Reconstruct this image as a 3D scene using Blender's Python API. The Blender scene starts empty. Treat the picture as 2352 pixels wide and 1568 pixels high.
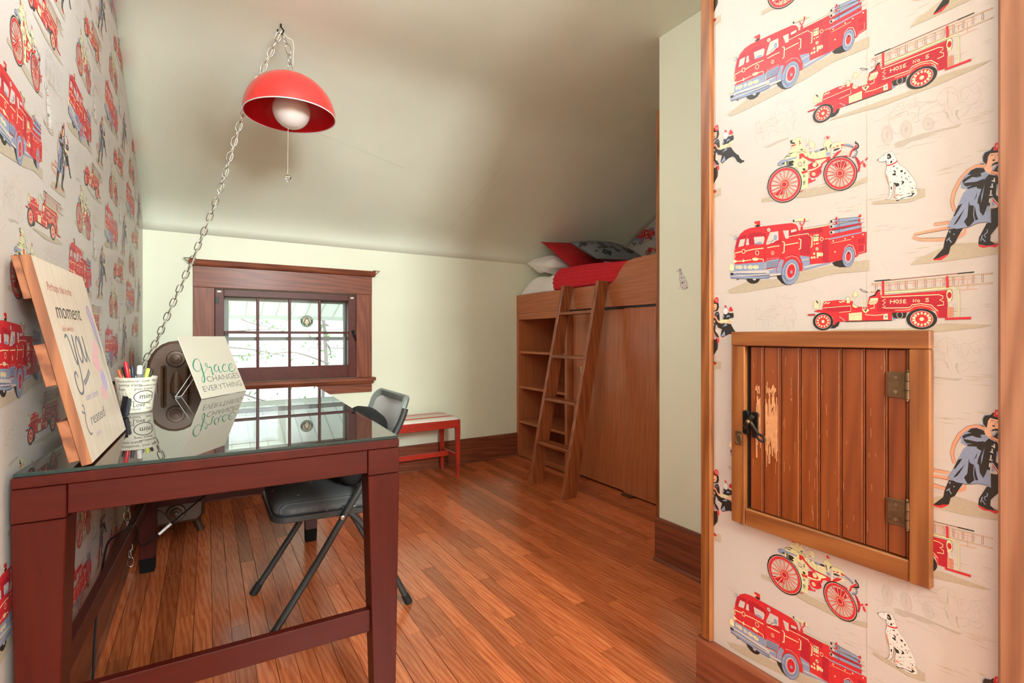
# Attic bedroom with fire-engine wallpaper, built in metres: X runs along the window wall, Y towards it, Z up.
import bpy, bmesh, math, random
from mathutils import Vector, Matrix
from mathutils.geometry import tessellate_polygon

random.seed(7)
sc = bpy.context.scene
COL = sc.collection
PI = math.pi

# ------------------------------------------------------------------ camera
cd = bpy.data.cameras.new('camera')
cam = bpy.data.objects.new('camera', cd)
COL.objects.link(cam)
cd.sensor_width = 36.0
cd.lens = 1130.8 / 2352 * 36
cd.shift_y = -12 / 2352
cd.clip_start = 0.02
cam.location = (0, 0, 1.05)
cam.rotation_euler = (PI / 2, 0, -math.radians(31.795))
sc.camera = cam

# ------------------------------------------------------------------ world, added rear light, exposure
w = bpy.data.worlds.new('overcast_sky')
sc.world = w
w.use_nodes = True
w.node_tree.nodes['Background'].inputs[0].default_value = (0.93, 0.97, 1.0, 1)
w.node_tree.nodes['Background'].inputs[1].default_value = 2.3


def area_light(name, loc, rot, sx, sy, energy, color):
    l = bpy.data.lights.new(name, 'AREA')
    l.shape = 'RECTANGLE'
    l.size, l.size_y, l.energy, l.color = sx, sy, energy, color
    o = bpy.data.objects.new(name, l)
    COL.objects.link(o)
    o.location, o.rotation_euler = loc, rot
    return o


# added fill light, out of view, set in the rear wall's made-up opening
area_light('rear_fill_light', (0.72, -2.5, 2.11), (PI / 2, 0, 0), 0.78, 0.6, 135, (0.90, 0.99, 1.0))

vs = sc.view_settings
vs.view_transform = 'Standard'
vs.look = 'None'
vs.gamma = 1.0
vs.use_curve_mapping = False
vs.exposure = 0.43
sc.cycles.max_bounces = 10
sc.cycles.diffuse_bounces = 7
sc.cycles.transparent_max_bounces = 16

# ------------------------------------------------------------------ helpers


def srgb(r, g, b):
    f = lambda c: c / 12.92 if c <= 0.04045 else ((c + 0.055) / 1.055) ** 2.4
    return (f(r / 255), f(g / 255), f(b / 255), 1)


MATS = {}


def new_mat(name):
    m = bpy.data.materials.new(name)
    m.use_nodes = True
    MATS[name] = m
    nt = m.node_tree
    return m, nt, nt.nodes['Principled BSDF']


def lk(nt, a, b):
    nt.links.new(a, b)


def coords(nt, scale, rand=0.0):
    tc = nt.nodes.new('ShaderNodeTexCoord')
    out = tc.outputs['Object']
    if rand:
        oi = nt.nodes.new('ShaderNodeObjectInfo')
        mu = nt.nodes.new('ShaderNodeMath')
        mu.operation = 'MULTIPLY'
        mu.inputs[1].default_value = rand
        lk(nt, oi.outputs['Random'], mu.inputs[0])
        ad = nt.nodes.new('ShaderNodeVectorMath')
        ad.operation = 'ADD'
        lk(nt, out, ad.inputs[0])
        lk(nt, mu.outputs[0], ad.inputs[1])
        out = ad.outputs[0]
    mp = nt.nodes.new('ShaderNodeMapping')
    mp.inputs['Scale'].default_value = scale
    lk(nt, out, mp.inputs[0])
    return mp.outputs[0]


def noise(nt, vec, scale, detail=4, rough=0.55, dist=0.0):
    n = nt.nodes.new('ShaderNodeTexNoise')
    n.inputs['Scale'].default_value = scale
    n.inputs['Detail'].default_value = detail
    n.inputs['Roughness'].default_value = rough
    n.inputs['Distortion'].default_value = dist
    lk(nt, vec, n.inputs['Vector'])
    return n.outputs['Fac']


def ramp(nt, fac, stops):
    r = nt.nodes.new('ShaderNodeValToRGB')
    e = r.color_ramp.elements
    e[0].position, e[0].color = stops[0]
    e[1].position, e[1].color = stops[-1]
    for p, c in stops[1:-1]:
        k = e.new(p)
        k.color = c
    lk(nt, fac, r.inputs[0])
    return r.outputs[0]


def mixc(nt, fac, a, b, mode='MIX'):
    m = nt.nodes.new('ShaderNodeMix')
    m.data_type = 'RGBA'
    m.blend_type = mode
    for sock, v in ((m.inputs[0], fac), (m.inputs[6], a), (m.inputs[7], b)):
        if hasattr(v, 'is_linked') or isinstance(v, bpy.types.NodeSocket):
            lk(nt, v, sock)
        else:
            sock.default_value = v
    return m.outputs[2]


def bump(nt, h, bs, strength, dist=0.002):
    b = nt.nodes.new('ShaderNodeBump')
    b.inputs['Strength'].default_value = strength
    b.inputs['Distance'].default_value = dist
    lk(nt, h, b.inputs['Height'])
    lk(nt, b.outputs[0], bs.inputs['Normal'])


def plain(name, c, rough=0.5, metal=0.0, spec=0.5, coat=0.0, var=0.0, vscale=20, bmp=0.0, emit=None):
    m, nt, bs = new_mat(name)
    bs.inputs['Base Color'].default_value = c
    bs.inputs['Roughness'].default_value = rough
    bs.inputs['Metallic'].default_value = metal
    bs.inputs['Specular IOR Level'].default_value = spec
    bs.inputs['Coat Weight'].default_value = coat
    bs.inputs['Coat Roughness'].default_value = 0.12
    if var or bmp:
        n = noise(nt, coords(nt, (1, 1, 1)), vscale, 5)
        if var:
            lo = tuple(x * (1 - var) for x in c[:3]) + (1,)
            hi = tuple(min(1, x * (1 + var)) for x in c[:3]) + (1,)
            lk(nt, ramp(nt, n, [(0.3, lo), (0.7, hi)]), bs.inputs['Base Color'])
        if bmp:
            bump(nt, n, bs, bmp)
    if emit:
        bs.inputs['Emission Color'].default_value = emit[0]
        bs.inputs['Emission Strength'].default_value = emit[1]
    return m


def wood(name, dark, mid, light, axis='y', rough=0.35, coat=0.25, grain=55, along=3.0, rand=9.0, tone=0.0, wear=None, rings=0.5, figure=10, spec=0.5):
    """Stained wood: long streaks along one axis, loose cathedral figure, a little tone change from piece to piece."""
    m, nt, bs = new_mat(name)
    ax = 'xyz'.index(axis)
    s = [grain] * 3
    s[ax] = along
    v = coords(nt, s, rand)
    n1 = noise(nt, v, 1.0, 6, 0.6, 0.3)
    s2 = [figure] * 3
    s2[ax] = figure * 0.09
    v2 = coords(nt, s2, rand)
    wv = nt.nodes.new('ShaderNodeTexWave')
    wv.wave_type = 'BANDS'
    wv.bands_direction = 'DIAGONAL'
    wv.inputs['Scale'].default_value = 1.6
    wv.inputs['Distortion'].default_value = 9.0
    wv.inputs['Detail'].default_value = 3
    wv.inputs['Detail Scale'].default_value = 1.1
    lk(nt, v2, wv.inputs['Vector'])
    mx = nt.nodes.new('ShaderNodeMix')
    mx.inputs[0].default_value = rings
    lk(nt, n1, mx.inputs[2])
    lk(nt, wv.outputs['Fac'], mx.inputs[3])
    f = mx.outputs[0]
    col = ramp(nt, f, [(0.22, dark), (0.5, mid), (0.8, light)])
    if tone:
        oi = nt.nodes.new('ShaderNodeObjectInfo')
        t = ramp(nt, oi.outputs['Random'], [(0.0, (1 - tone, 1 - tone * 1.1, 1 - tone * 1.2, 1)), (1.0, (1 + tone * 0.6, 1 + tone * 0.6, 1 + tone * 0.6, 1))])
        col = mixc(nt, 1.0, col, t, 'MULTIPLY')
    if wear:
        vw = coords(nt, [38 if i != ax else 8 for i in range(3)], 3.0)
        wn = noise(nt, vw, 1.0, 8, 0.75)
        wm = ramp(nt, wn, [(wear[1], (0, 0, 0, 1)), (wear[1] + 0.05, (1, 1, 1, 1))])
        col = mixc(nt, wm, col, wear[0])
    lk(nt, col, bs.inputs['Base Color'])
    bs.inputs['Roughness'].default_value = rough
    bs.inputs['Coat Weight'].default_value = coat
    bs.inputs['Coat Roughness'].default_value = 0.15
    bs.inputs['Specular IOR Level'].default_value = spec
    bump(nt, f, bs, 0.12, 0.0008)
    return m


def prop(o, label=None, cat=None, group=None, kind=None):
    if label:
        o['label'] = label
    if cat:
        o['category'] = cat
    if group:
        o['group'] = group
    if kind:
        o['kind'] = kind
    return o


def thing(name, loc, label=None, cat=None, group=None, kind=None):
    o = bpy.data.objects.new(name, None)
    o.empty_display_size = 0.05
    COL.objects.link(o)
    o.location = loc
    return prop(o, label, cat, group, kind)


def root_matrix(o):
    return Matrix.Translation(o.location) @ o.rotation_euler.to_matrix().to_4x4()


def link(name, me, mat, parent=None, smooth=False):
    o = bpy.data.objects.new(name, me)
    COL.objects.link(o)
    mats = mat if isinstance(mat, (list, tuple)) else [mat]
    if not me.materials:
        for m in mats:
            me.materials.append(MATS[m] if isinstance(m, str) else m)
    if smooth:
        me.polygons.foreach_set('use_smooth', [True] * len(me.polygons))
        me.set_sharp_from_angle(angle=math.radians(42))
    if parent is not None:
        o.parent = parent
        mw = root_matrix(parent) if parent.parent is None else Matrix()
        o.matrix_parent_inverse = mw.inverted()
    return o


def mesh(name, verts, faces):
    me = bpy.data.meshes.new(name)
    me.from_pydata([tuple(v) for v in verts], [], faces)
    me.update()
    return me


def from_bm(name, bm):
    bmesh.ops.recalc_face_normals(bm, faces=bm.faces)
    me = bpy.data.meshes.new(name)
    bm.to_mesh(me)
    bm.free()
    return me


BOXF = [(0, 3, 2, 1), (4, 5, 6, 7), (0, 1, 5, 4), (1, 2, 6, 5), (2, 3, 7, 6), (3, 0, 4, 7)]


def box_bm(bm, x0, x1, y0, y1, z0, z1, xf=None):
    vs_ = [Vector(p) for p in ((x0, y0, z0), (x1, y0, z0), (x1, y1, z0), (x0, y1, z0), (x0, y0, z1), (x1, y0, z1), (x1, y1, z1), (x0, y1, z1))]
    if xf is not None:
        vs_ = [xf @ v for v in vs_]
    b = [bm.verts.new(v) for v in vs_]
    for f in BOXF:
        bm.faces.new([b[i] for i in f])


def box(name, x0, x1, y0, y1, z0, z1, mat, parent=None, bev=0.0, xf=None, seg=1):
    bm = bmesh.new()
    box_bm(bm, x0, x1, y0, y1, z0, z1, xf)
    if bev:
        bmesh.ops.bevel(bm, geom=bm.edges[:], offset=bev, segments=seg, affect='EDGES', clamp_overlap=True)
    return link(name, from_bm(name, bm), mat, parent)


def hexa(name, bottom, top, mat, parent=None, bev=0.0):
    """Eight-cornered block from two quads."""
    bm = bmesh.new()
    b = [bm.verts.new(v) for v in list(bottom) + list(top)]
    for f in BOXF:
        bm.faces.new([b[i] for i in f])
    if bev:
        bmesh.ops.bevel(bm, geom=bm.edges[:], offset=bev, segments=1, affect='EDGES', clamp_overlap=True)
    return link(name, from_bm(name, bm), mat, parent)


def prism(name, pts, axis, a0, a1, mat, parent=None, bev=0.0, smooth=False):
    """Closed outline in the two other axes, pushed along one axis."""
    def mk(p, a):
        return {'x': (a, p[0], p[1]), 'y': (p[0], a, p[1]), 'z': (p[0], p[1], a)}[axis]
    bm = bmesh.new()
    A = [bm.verts.new(mk(p, a0)) for p in pts]
    B = [bm.verts.new(mk(p, a1)) for p in pts]
    n = len(pts)
    bm.faces.new(A)
    bm.faces.new(B[::-1])
    for i in range(n):
        bm.faces.new((A[i], A[(i + 1) % n], B[(i + 1) % n], B[i]))
    if bev:
        bmesh.ops.bevel(bm, geom=bm.edges[:], offset=bev, segments=2, affect='EDGES', clamp_overlap=True)
    return link(name, from_bm(name, bm), mat, parent, smooth)


def tube_mesh(name, pts, r, n=8, closed=False, cap=True):
    P = [Vector(p) for p in pts]
    R = r if isinstance(r, (list, tuple)) else [r] * len(P)
    verts, faces = [], []
    m = len(P)
    t0 = (P[1] - P[0]).normalized()
    up = Vector((0, 0, 1)) if abs(t0.z) < 0.9 else Vector((1, 0, 0))
    nrm = (up - t0 * up.dot(t0)).normalized()
    for i in range(m):
        if closed:
            t = (P[(i + 1) % m] - P[i - 1]).normalized()
        else:
            t = (P[min(i + 1, m - 1)] - P[max(i - 1, 0)]).normalized()
        nrm = (nrm - t * nrm.dot(t)).normalized()
        bn = t.cross(nrm)
        for k in range(n):
            a = 2 * PI * k / n
            verts.append(P[i] + (nrm * math.cos(a) + bn * math.sin(a)) * R[i])
    for i in range(m if closed else m - 1):
        for k in range(n):
            j = (i + 1) % m
            faces.append((i * n + k, i * n + (k + 1) % n, j * n + (k + 1) % n, j * n + k))
    if cap and not closed:
        faces.append(tuple(range(n))[::-1])
        faces.append(tuple((m - 1) * n + k for k in range(n)))
    return mesh(name, verts, faces)


def tube(name, pts, r, mat, parent=None, n=8, closed=False):
    return link(name, tube_mesh(name, pts, r, n, closed), mat, parent, True)


def lathe_mesh(name, prof, n=32, xf=None):
    verts, faces = [], []
    for r, z in prof:
        for k in range(n):
            a = 2 * PI * k / n
            verts.append(Vector((r * math.cos(a), r * math.sin(a), z)))
    if xf is not None:
        verts = [xf @ v for v in verts]
    m = len(prof)
    for i in range(m - 1):
        for k in range(n):
            faces.append((i * n + k, i * n + (k + 1) % n, (i + 1) * n + (k + 1) % n, (i + 1) * n + k))
    faces.append(tuple(range(n))[::-1])
    faces.append(tuple((m - 1) * n + k for k in range(n)))
    return mesh(name, verts, faces)


def lathe(name, prof, mat, parent=None, n=32, xf=None, smooth=True):
    return link(name, lathe_mesh(name, prof, n, xf), mat, parent, smooth)


def spline(pts, n=8, closed=False):
    """Catmull-Rom through the points."""
    P = [Vector(p) for p in pts]
    out = []
    m = len(P)
    for i in range(m if closed else m - 1):
        if closed:
            a, b, c, d = P[i - 1], P[i], P[(i + 1) % m], P[(i + 2) % m]
        else:
            a, b, c, d = P[max(i - 1, 0)], P[i], P[i + 1], P[min(i + 2, m - 1)]
        for k in range(n):
            t = k / n
            out.append(0.5 * ((2 * b) + (c - a) * t + (2 * a - 5 * b + 4 * c - d) * t * t + (3 * b - a - 3 * c + d) * t ** 3))
    if not closed:
        out.append(P[-1])
    return out


def outline_mesh(name, loops, half, bev=0.0):
    """Flat shape with holes, thickened: first loop is the outside, the rest are holes."""
    cu = bpy.data.curves.new(name, 'CURVE')
    cu.dimensions = '2D'
    cu.fill_mode = 'BOTH'
    cu.extrude = half
    cu.bevel_depth = bev
    cu.bevel_resolution = 1
    for lp in loops:
        s = cu.splines.new('POLY')
        s.points.add(len(lp) - 1)
        for p, q in zip(s.points, lp):
            p.co = (q[0], q[1], 0, 1)
        s.use_cyclic_u = True
    o = bpy.data.objects.new(name, cu)
    COL.objects.link(o)
    dg = bpy.context.evaluated_depsgraph_get()
    me = bpy.data.meshes.new_from_object(o.evaluated_get(dg))
    me.name = name
    bpy.data.objects.remove(o)
    bpy.data.curves.remove(cu)
    return me


def text_mesh(s, size, align='LEFT', shear=0.0, spacing=1.0, extrude=0.0, bold=0.0):
    cu = bpy.data.curves.new('lettering', 'FONT')
    cu.body = s
    cu.size = size
    cu.align_x = align
    cu.shear = shear
    cu.space_character = spacing
    cu.extrude = extrude
    cu.offset = bold
    cu.resolution_u = 3
    o = bpy.data.objects.new('lettering', cu)
    COL.objects.link(o)
    dg = bpy.context.evaluated_depsgraph_get()
    me = bpy.data.meshes.new_from_object(o.evaluated_get(dg))
    bpy.data.objects.remove(o)
    bpy.data.curves.remove(cu)
    me.materials.clear()
    return me


def ribbon(p, wd):
    L, R = [], []
    for i in range(len(p)):
        a, b = p[max(i - 1, 0)], p[min(i + 1, len(p) - 1)]
        dx, dy = b[0] - a[0], b[1] - a[1]
        l = math.hypot(dx, dy) or 1
        h = (wd[i] if isinstance(wd, (list, tuple)) else wd) / 2
        nx, ny = -dy / l * h, dx / l * h
        L.append((p[i][0] + nx, p[i][1] + ny))
        R.append((p[i][0] - nx, p[i][1] - ny))
    return L + R[::-1]


def pts2(t):
    return [tuple(float(v) for v in q.split(',')) for q in t.split()]


def copy_tree(o, parent=None):
    c = o.copy()
    COL.objects.link(c)
    if parent is not None:
        c.parent = parent
    for ch in [k for k in o.children]:
        copy_tree(ch, c)
    return c

# ------------------------------------------------------------------ materials
def plaster(name, c, var=0.04, rough=0.6, bscale=90, bstr=0.25):
    m, nt, bs = new_mat(name)
    v = coords(nt, (1, 1, 1))
    n = noise(nt, v, 1.4, 3)
    lo = tuple(x * (1 - var) for x in c[:3]) + (1,)
    hi = tuple(x * (1 + var) for x in c[:3]) + (1,)
    lk(nt, ramp(nt, n, [(0.3, lo), (0.7, hi)]), bs.inputs['Base Color'])
    bs.inputs['Roughness'].default_value = rough
    bump(nt, noise(nt, v, bscale, 4), bs, bstr, 0.0015)
    return m


plaster('cream_paint', srgb(236, 240, 217), 0.03, 0.5, 70, 0.2)
plaster('ceiling_paint', srgb(228, 234, 216), 0.05, 0.5, 60, 0.35)
plaster('wallpaper', srgb(204, 194, 187), 0.03, 0.42, 110, 0.35)
plaster('rear_paint', srgb(225, 220, 205), 0.03, 0.7, 60, 0.1)
INK = {
    'R': (208, 44, 50), 'D': (180, 30, 48), 'K': (44, 38, 33), 'B': (140, 152, 180), 'C': (247, 226, 176), 'G': (216, 214, 166),
    'W': (205, 194, 186), 'T': (186, 172, 150), 'F': (238, 184, 150), 'S': (228, 156, 124), 'V': (224, 219, 212), 'M': (150, 88, 70), 'U': (184, 173, 160),
}
INK_MATS = {}
for k_, c_ in INK.items():
    INK_MATS[k_] = plain('wallpaper_ink_' + {'R': 'red', 'D': 'crimson', 'K': 'black', 'B': 'slate', 'C': 'cream', 'G': 'straw', 'W': 'paper', 'T': 'tan', 'F': 'flesh', 'S': 'salmon', 'V': 'white', 'M': 'brown', 'U': 'pencil'}[k_], srgb(*c_), 0.45, var=0.06, vscale=160)

OAK = (srgb(166, 80, 42), srgb(196, 104, 60), srgb(212, 126, 78))
wood('oak_floor', *OAK, axis='y', rough=0.24, coat=0.35, grain=120, along=5.0, rand=17.0, tone=0.34, rings=0.28, figure=22)
plain('floor_gap', srgb(48, 24, 14), 0.8)
FIR = (srgb(104, 52, 32), srgb(130, 68, 44), srgb(146, 82, 54))
for ax in 'xyz':
    wood('trim_wood_' + ax, *FIR, axis=ax, rough=0.44, coat=0.04, spec=0.35, grain=60, along=2.5, rings=0.3, wear=(srgb(196, 150, 112), 0.70))
    wood('bunk_wood_' + ax, srgb(160, 92, 54), srgb(184, 108, 66), srgb(200, 126, 82), axis=ax, rough=0.34, coat=0.2, grain=110, along=2.5, rings=0.12)
    wood('desk_wood_' + ax, srgb(58, 12, 6), srgb(68, 16, 8), srgb(80, 21, 11), axis=ax, rough=0.38, coat=0.0, spec=0.25, grain=30, along=2.0, rings=0.08)
    wood('hatch_wood_' + ax, srgb(104, 46, 16), srgb(130, 62, 24), srgb(146, 76, 32), axis=ax, rough=0.33, coat=0.25, grain=50, along=2.5, rings=0.2, wear=(srgb(222, 170, 122), 0.66))
    wood('frame_wood_' + ax, srgb(114, 62, 28), srgb(140, 81, 38), srgb(158, 98, 50), axis=ax, rough=0.38, coat=0.15, grain=60, along=2.5, rings=0.35, wear=(srgb(226, 186, 144), 0.71))
    wood('ladder_wood_' + ax, srgb(116, 58, 28), srgb(150, 82, 44), srgb(170, 100, 58), axis=ax, rough=0.36, coat=0.2, grain=55, along=2.2, rings=0.25, tone=0.08)
wood('casing_oak', srgb(132, 84, 58), srgb(154, 102, 74), srgb(172, 120, 90), axis='z', rough=0.42, coat=0.1, grain=70, along=2.0, rings=0.35)
wood('board_wood', srgb(212, 190, 168), srgb(218, 198, 177), srgb(223, 205, 186), axis='z', rough=0.45, coat=0.15, grain=26, along=1.2, rings=0.25)
wood('raw_edge', srgb(120, 70, 40), srgb(140, 84, 50), srgb(158, 100, 62), axis='z', rough=0.6, coat=0.0, grain=40, along=2.0)
wood('batten_wood', srgb(112, 62, 34), srgb(138, 80, 46), srgb(156, 96, 60), axis='y', rough=0.6, coat=0.0, grain=40, along=2.0)

plain('black_metal', srgb(30, 27, 26), 0.4, 0.6, var=0.2)
plain('aged_iron', srgb(60, 50, 44), 0.42, 0.85, var=0.25, vscale=60, bmp=0.2)
plain('bronze_brass', srgb(120, 96, 70), 0.38, 0.8, var=0.25, vscale=70)
plain('screw_brass', srgb(150, 132, 104), 0.35, 0.9)
plain('nickel', srgb(196, 196, 188), 0.22, 1.0)
plain('brown_wire', srgb(110, 62, 40), 0.4, 0.6)
plain('chair_silver', srgb(206, 208, 208), 0.34, 0.2, var=0.04)
plain('chair_tube', srgb(58, 60, 60), 0.38, 0.25, var=0.08)
plain('chair_back_rim', srgb(140, 150, 148), 0.3, 0.3)
plain('rubber', srgb(22, 22, 22), 0.7)
plain('black_cloth', srgb(16, 16, 17), 0.9, var=0.3, vscale=200, bmp=0.3)
plain('bench_red', srgb(176, 48, 32), 0.34, coat=0.2, var=0.12, vscale=14)
plain('lamp_red', srgb(240, 62, 58), 0.26, coat=0.3)
plain('lamp_red_inside', srgb(214, 24, 36), 0.3, coat=0.2)
plain('white_trim', srgb(240, 240, 240), 0.3)
plain('cord_clear', srgb(196, 190, 170), 0.3)
plain('cream_ceramic', srgb(238, 232, 214), 0.25, coat=0.3)
plain('ink_black', srgb(24, 22, 22), 0.6)
plain('ink_grey', srgb(100, 100, 98), 0.6)
plain('ink_teal', srgb(40, 150, 120), 0.5)
plain('ink_slate', srgb(104, 112, 126), 0.6)
plain('ink_rust', srgb(196, 110, 90), 0.6)
plain('ink_lilac', srgb(196, 176, 214), 0.6)
plain('ink_pink', srgb(238, 176, 186), 0.6)
plain('card_white', srgb(226, 219, 203), 0.35, coat=0.15)
plain('wire_white', srgb(235, 235, 235), 0.3)
plain('linen', srgb(240, 238, 234), 0.8, var=0.02, vscale=30, bmp=0.15)
plain('red_cotton', srgb(178, 16, 26), 0.75, var=0.1, vscale=40, bmp=0.15)
plain('pen_red', srgb(206, 34, 50), 0.3)
plain('pen_black', srgb(24, 24, 30), 0.3)
plain('pen_lime', srgb(206, 212, 96), 0.35)
plain('pen_navy', srgb(44, 48, 76), 0.35)
plain('pen_grey', srgb(130, 132, 136), 0.35)
plain('pen_white', srgb(232, 230, 226), 0.3)
plain('pen_orange', srgb(222, 96, 44), 0.35)
plain('phone_slate', srgb(66, 70, 78), 0.3)
plain('label_plastic', srgb(232, 226, 206), 0.4)
plain('plug_black', srgb(14, 14, 15), 0.5)
plain('exterior_white', srgb(236, 238, 233), 0.6)
plain('exterior_shadow', srgb(196, 202, 196), 0.6)
plain('storm_white', srgb(150, 150, 148), 0.5)
plain('bark', srgb(150, 142, 136), 0.9)
plain('leaf', srgb(130, 170, 110), 0.7)
plain('grass', srgb(120, 130, 110), 0.9)
plain('sticker_green', srgb(24, 84, 58), 0.5)
plain('sticker_cream', srgb(212, 196, 160), 0.5)
plain('sticker_brown', srgb(84, 62, 46), 0.5)
plain('fill_globe_glow', srgb(250, 246, 236), 0.5, emit=((0.86, 1.0, 1.06, 1), 18.5))  # emission of the unseen globe added to brighten the room
plain('radiator_bronze', srgb(88, 62, 44), 0.4, 0.15, var=0.2, vscale=26, bmp=0.25)


def thin_glass(name, tint, rough, sheet=False):
    """Clear sheet: see-through with a mirror share that grows towards grazing angles (both faces counted on the outer one)."""
    m, nt, bs = new_mat(name)
    nt.nodes.remove(bs)
    out = nt.nodes['Material Output']
    tr = nt.nodes.new('ShaderNodeBsdfTransparent')
    tr.inputs[0].default_value = tint
    gl = nt.nodes.new('ShaderNodeBsdfGlossy')
    gl.inputs['Roughness'].default_value = rough
    fr = nt.nodes.new('ShaderNodeFresnel')
    fr.inputs[0].default_value = 1.52
    fac = fr.outputs[0]

    def math_node(op, a_, b_):
        k = nt.nodes.new('ShaderNodeMath')
        k.operation = op
        for i_, v_ in enumerate((a_, b_)):
            if isinstance(v_, float):
                k.inputs[i_].default_value = v_
            else:
                lk(nt, v_, k.inputs[i_])
        return k.outputs[0]
    if sheet:
        fac = math_node('DIVIDE', math_node('MULTIPLY', fac, 2.0), math_node('ADD', fac, 1.0))
    ge = nt.nodes.new('ShaderNodeNewGeometry')
    fac = math_node('MULTIPLY', fac, math_node('SUBTRACT', 1.0, ge.outputs['Backfacing']))
    mx = nt.nodes.new('ShaderNodeMixShader')
    lk(nt, fac, mx.inputs[0])
    lk(nt, tr.outputs[0], mx.inputs[1])
    lk(nt, gl.outputs[0], mx.inputs[2])
    lk(nt, mx.outputs[0], out.inputs[0])
    return m


thin_glass('window_glass', (0.97, 0.99, 0.98, 1), 0.0)
thin_glass('desk_glass', (0.9, 0.94, 0.92, 1), 0.004, True)
plain('glass_edge', srgb(40, 54, 50), 0.1)
m_, nt_, bs_ = new_mat('crystal')
bs_.inputs['Transmission Weight'].default_value = 1.0
bs_.inputs['Roughness'].default_value = 0.02
m_, nt_, bs_ = new_mat('opal_glass')
bs_.inputs['Base Color'].default_value = srgb(238, 230, 224)
bs_.inputs['Roughness'].default_value = 0.08
bs_.inputs['Subsurface Weight'].default_value = 0.0
bs_.inputs['Coat Weight'].default_value = 0.4

# charcoal seat cloth with fine pale stripes and specks
m_, nt_, bs_ = new_mat('seat_cloth')
v_ = coords(nt_, (55, 55, 55))
wv_ = nt_.nodes.new('ShaderNodeTexWave')
wv_.bands_direction = 'Y'
wv_.inputs['Scale'].default_value = 0.55
wv_.inputs['Distortion'].default_value = 0.5
lk(nt_, v_, wv_.inputs['Vector'])
c0_ = ramp(nt_, wv_.outputs['Fac'], [(0.0, srgb(72, 74, 76)), (0.85, srgb(82, 84, 86)), (1.0, srgb(112, 114, 114))])
vo_ = nt_.nodes.new('ShaderNodeTexVoronoi')
vo_.inputs['Scale'].default_value = 0.32
lk(nt_, v_, vo_.inputs['Vector'])
sp_ = ramp(nt_, vo_.outputs['Distance'], [(0.06, (1, 1, 1, 1)), (0.12, (0, 0, 0, 1))])
lk(nt_, mixc(nt_, sp_, c0_, srgb(196, 196, 194)), bs_.inputs['Base Color'])
bs_.inputs['Roughness'].default_value = 0.9
bump(nt_, noise(nt_, v_, 8.0, 4), bs_, 0.5, 0.001)

# red quilt: rows of stitching
m_, nt_, bs_ = new_mat('red_quilt')
v_ = coords(nt_, (1, 1, 1))
lk(nt_, ramp(nt_, noise(nt_, v_, 120, 3), [(0.3, srgb(204, 24, 40)), (0.7, srgb(228, 42, 58))]), bs_.inputs['Base Color'])
bs_.inputs['Roughness'].default_value = 0.8
bump(nt_, noise(nt_, v_, 90, 3), bs_, 0.35, 0.002)

# bench ticking: long red and cream stripes
m_, nt_, bs_ = new_mat('striped_ticking')
tc_ = nt_.nodes.new('ShaderNodeTexCoord')
sx_ = nt_.nodes.new('ShaderNodeSeparateXYZ')
lk(nt_, tc_.outputs['Object'], sx_.inputs[0])
mr_ = nt_.nodes.new('ShaderNodeMapRange')
mr_.inputs[1].default_value, mr_.inputs[2].default_value = 3.31, 3.66
lk(nt_, sx_.outputs['Y'], mr_.inputs[0])
cr_ = nt_.nodes.new('ShaderNodeValToRGB')
cr_.color_ramp.interpolation = 'CONSTANT'
lk(nt_, mr_.outputs[0], cr_.inputs[0])
stripes = [(0, 'c'), (.16, 'r'), (.24, 'c'), (.27, 'r'), (.29, 'c'), (.42, 'g'), (.45, 'c'), (.52, 'r'), (.55, 'c'), (.62, 'r'), (.70, 'c'), (.82, 'r'), (.85, 'c'), (.92, 'r')]
tone_ = {'c': srgb(226, 218, 204), 'r': srgb(196, 92, 86), 'g': srgb(176, 160, 152)}
cr_.color_ramp.elements[0].color = tone_['c']
cr_.color_ramp.elements[1].position = 1.0
cr_.color_ramp.elements[1].color = tone_['c']
for p_, k_ in stripes[1:]:
    e_ = cr_.color_ramp.elements.new(p_)
    e_.color = tone_[k_]
lk(nt_, cr_.outputs[0], bs_.inputs['Base Color'])
bs_.inputs['Roughness'].default_value = 0.85

plain('pillow_grey', srgb(112, 118, 123), 0.6, var=0.05, vscale=60)
plain('pillow_black', srgb(38, 40, 42), 0.6)

# ------------------------------------------------------------------ the room
XL, YB, ZC = -0.328, 3.69, 2.455      # left wall, window wall, ceiling
XH, YH = 1.205, 0.897                 # near right wall and its free corner
XP, YP = 1.812, 1.605                 # set-back strip of wall and its free corner
XA = 3.5                              # far wall of the bunk alcove
YR = -2.4                             # wall behind the photographer


def multi_box(name, boxes, mat, kind='structure'):
    bm = bmesh.new()
    for b in boxes:
        box_bm(bm, *b)
    return prop(link(name, from_bm(name, bm), mat), kind=kind)


wall_left = multi_box('wall_left', [(XL - 0.1, XL, YR, YB + 0.2, -0.05, ZC + 0.05)], 'wallpaper')
WX0, WX1, WZ0, WZ1 = 0.042, 0.933, 0.748, 1.358   # window opening
multi_box('wall_back', [(XL - 0.1, WX0, YB, YB + 0.2, -0.05, 2.1), (WX1, XA + 0.1, YB, YB + 0.2, -0.05, 2.1), (WX0, WX1, YB, YB + 0.2, -0.05, WZ0), (WX0, WX1, YB, YB + 0.2, WZ1, 2.1)], 'cream_paint')
wall_right = multi_box('wall_right', [(XH, XP + 0.4, YR, YH, -0.05, ZC + 0.05)], 'wallpaper')
wall_strip = multi_box('wall_strip', [(XP, XA + 0.1, YH, YP, -0.05, ZC + 0.05)], 'cream_paint')
wall_alcove = multi_box('wall_alcove', [(XA, XA + 0.1, YP, YB, -0.05, ZC + 0.05)], 'wallpaper')
RX0, RX1, RZ0, RZ1 = 0.32, 1.12, 1.79, 2.43  # unseen opening, made up to house the rear fill light
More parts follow.
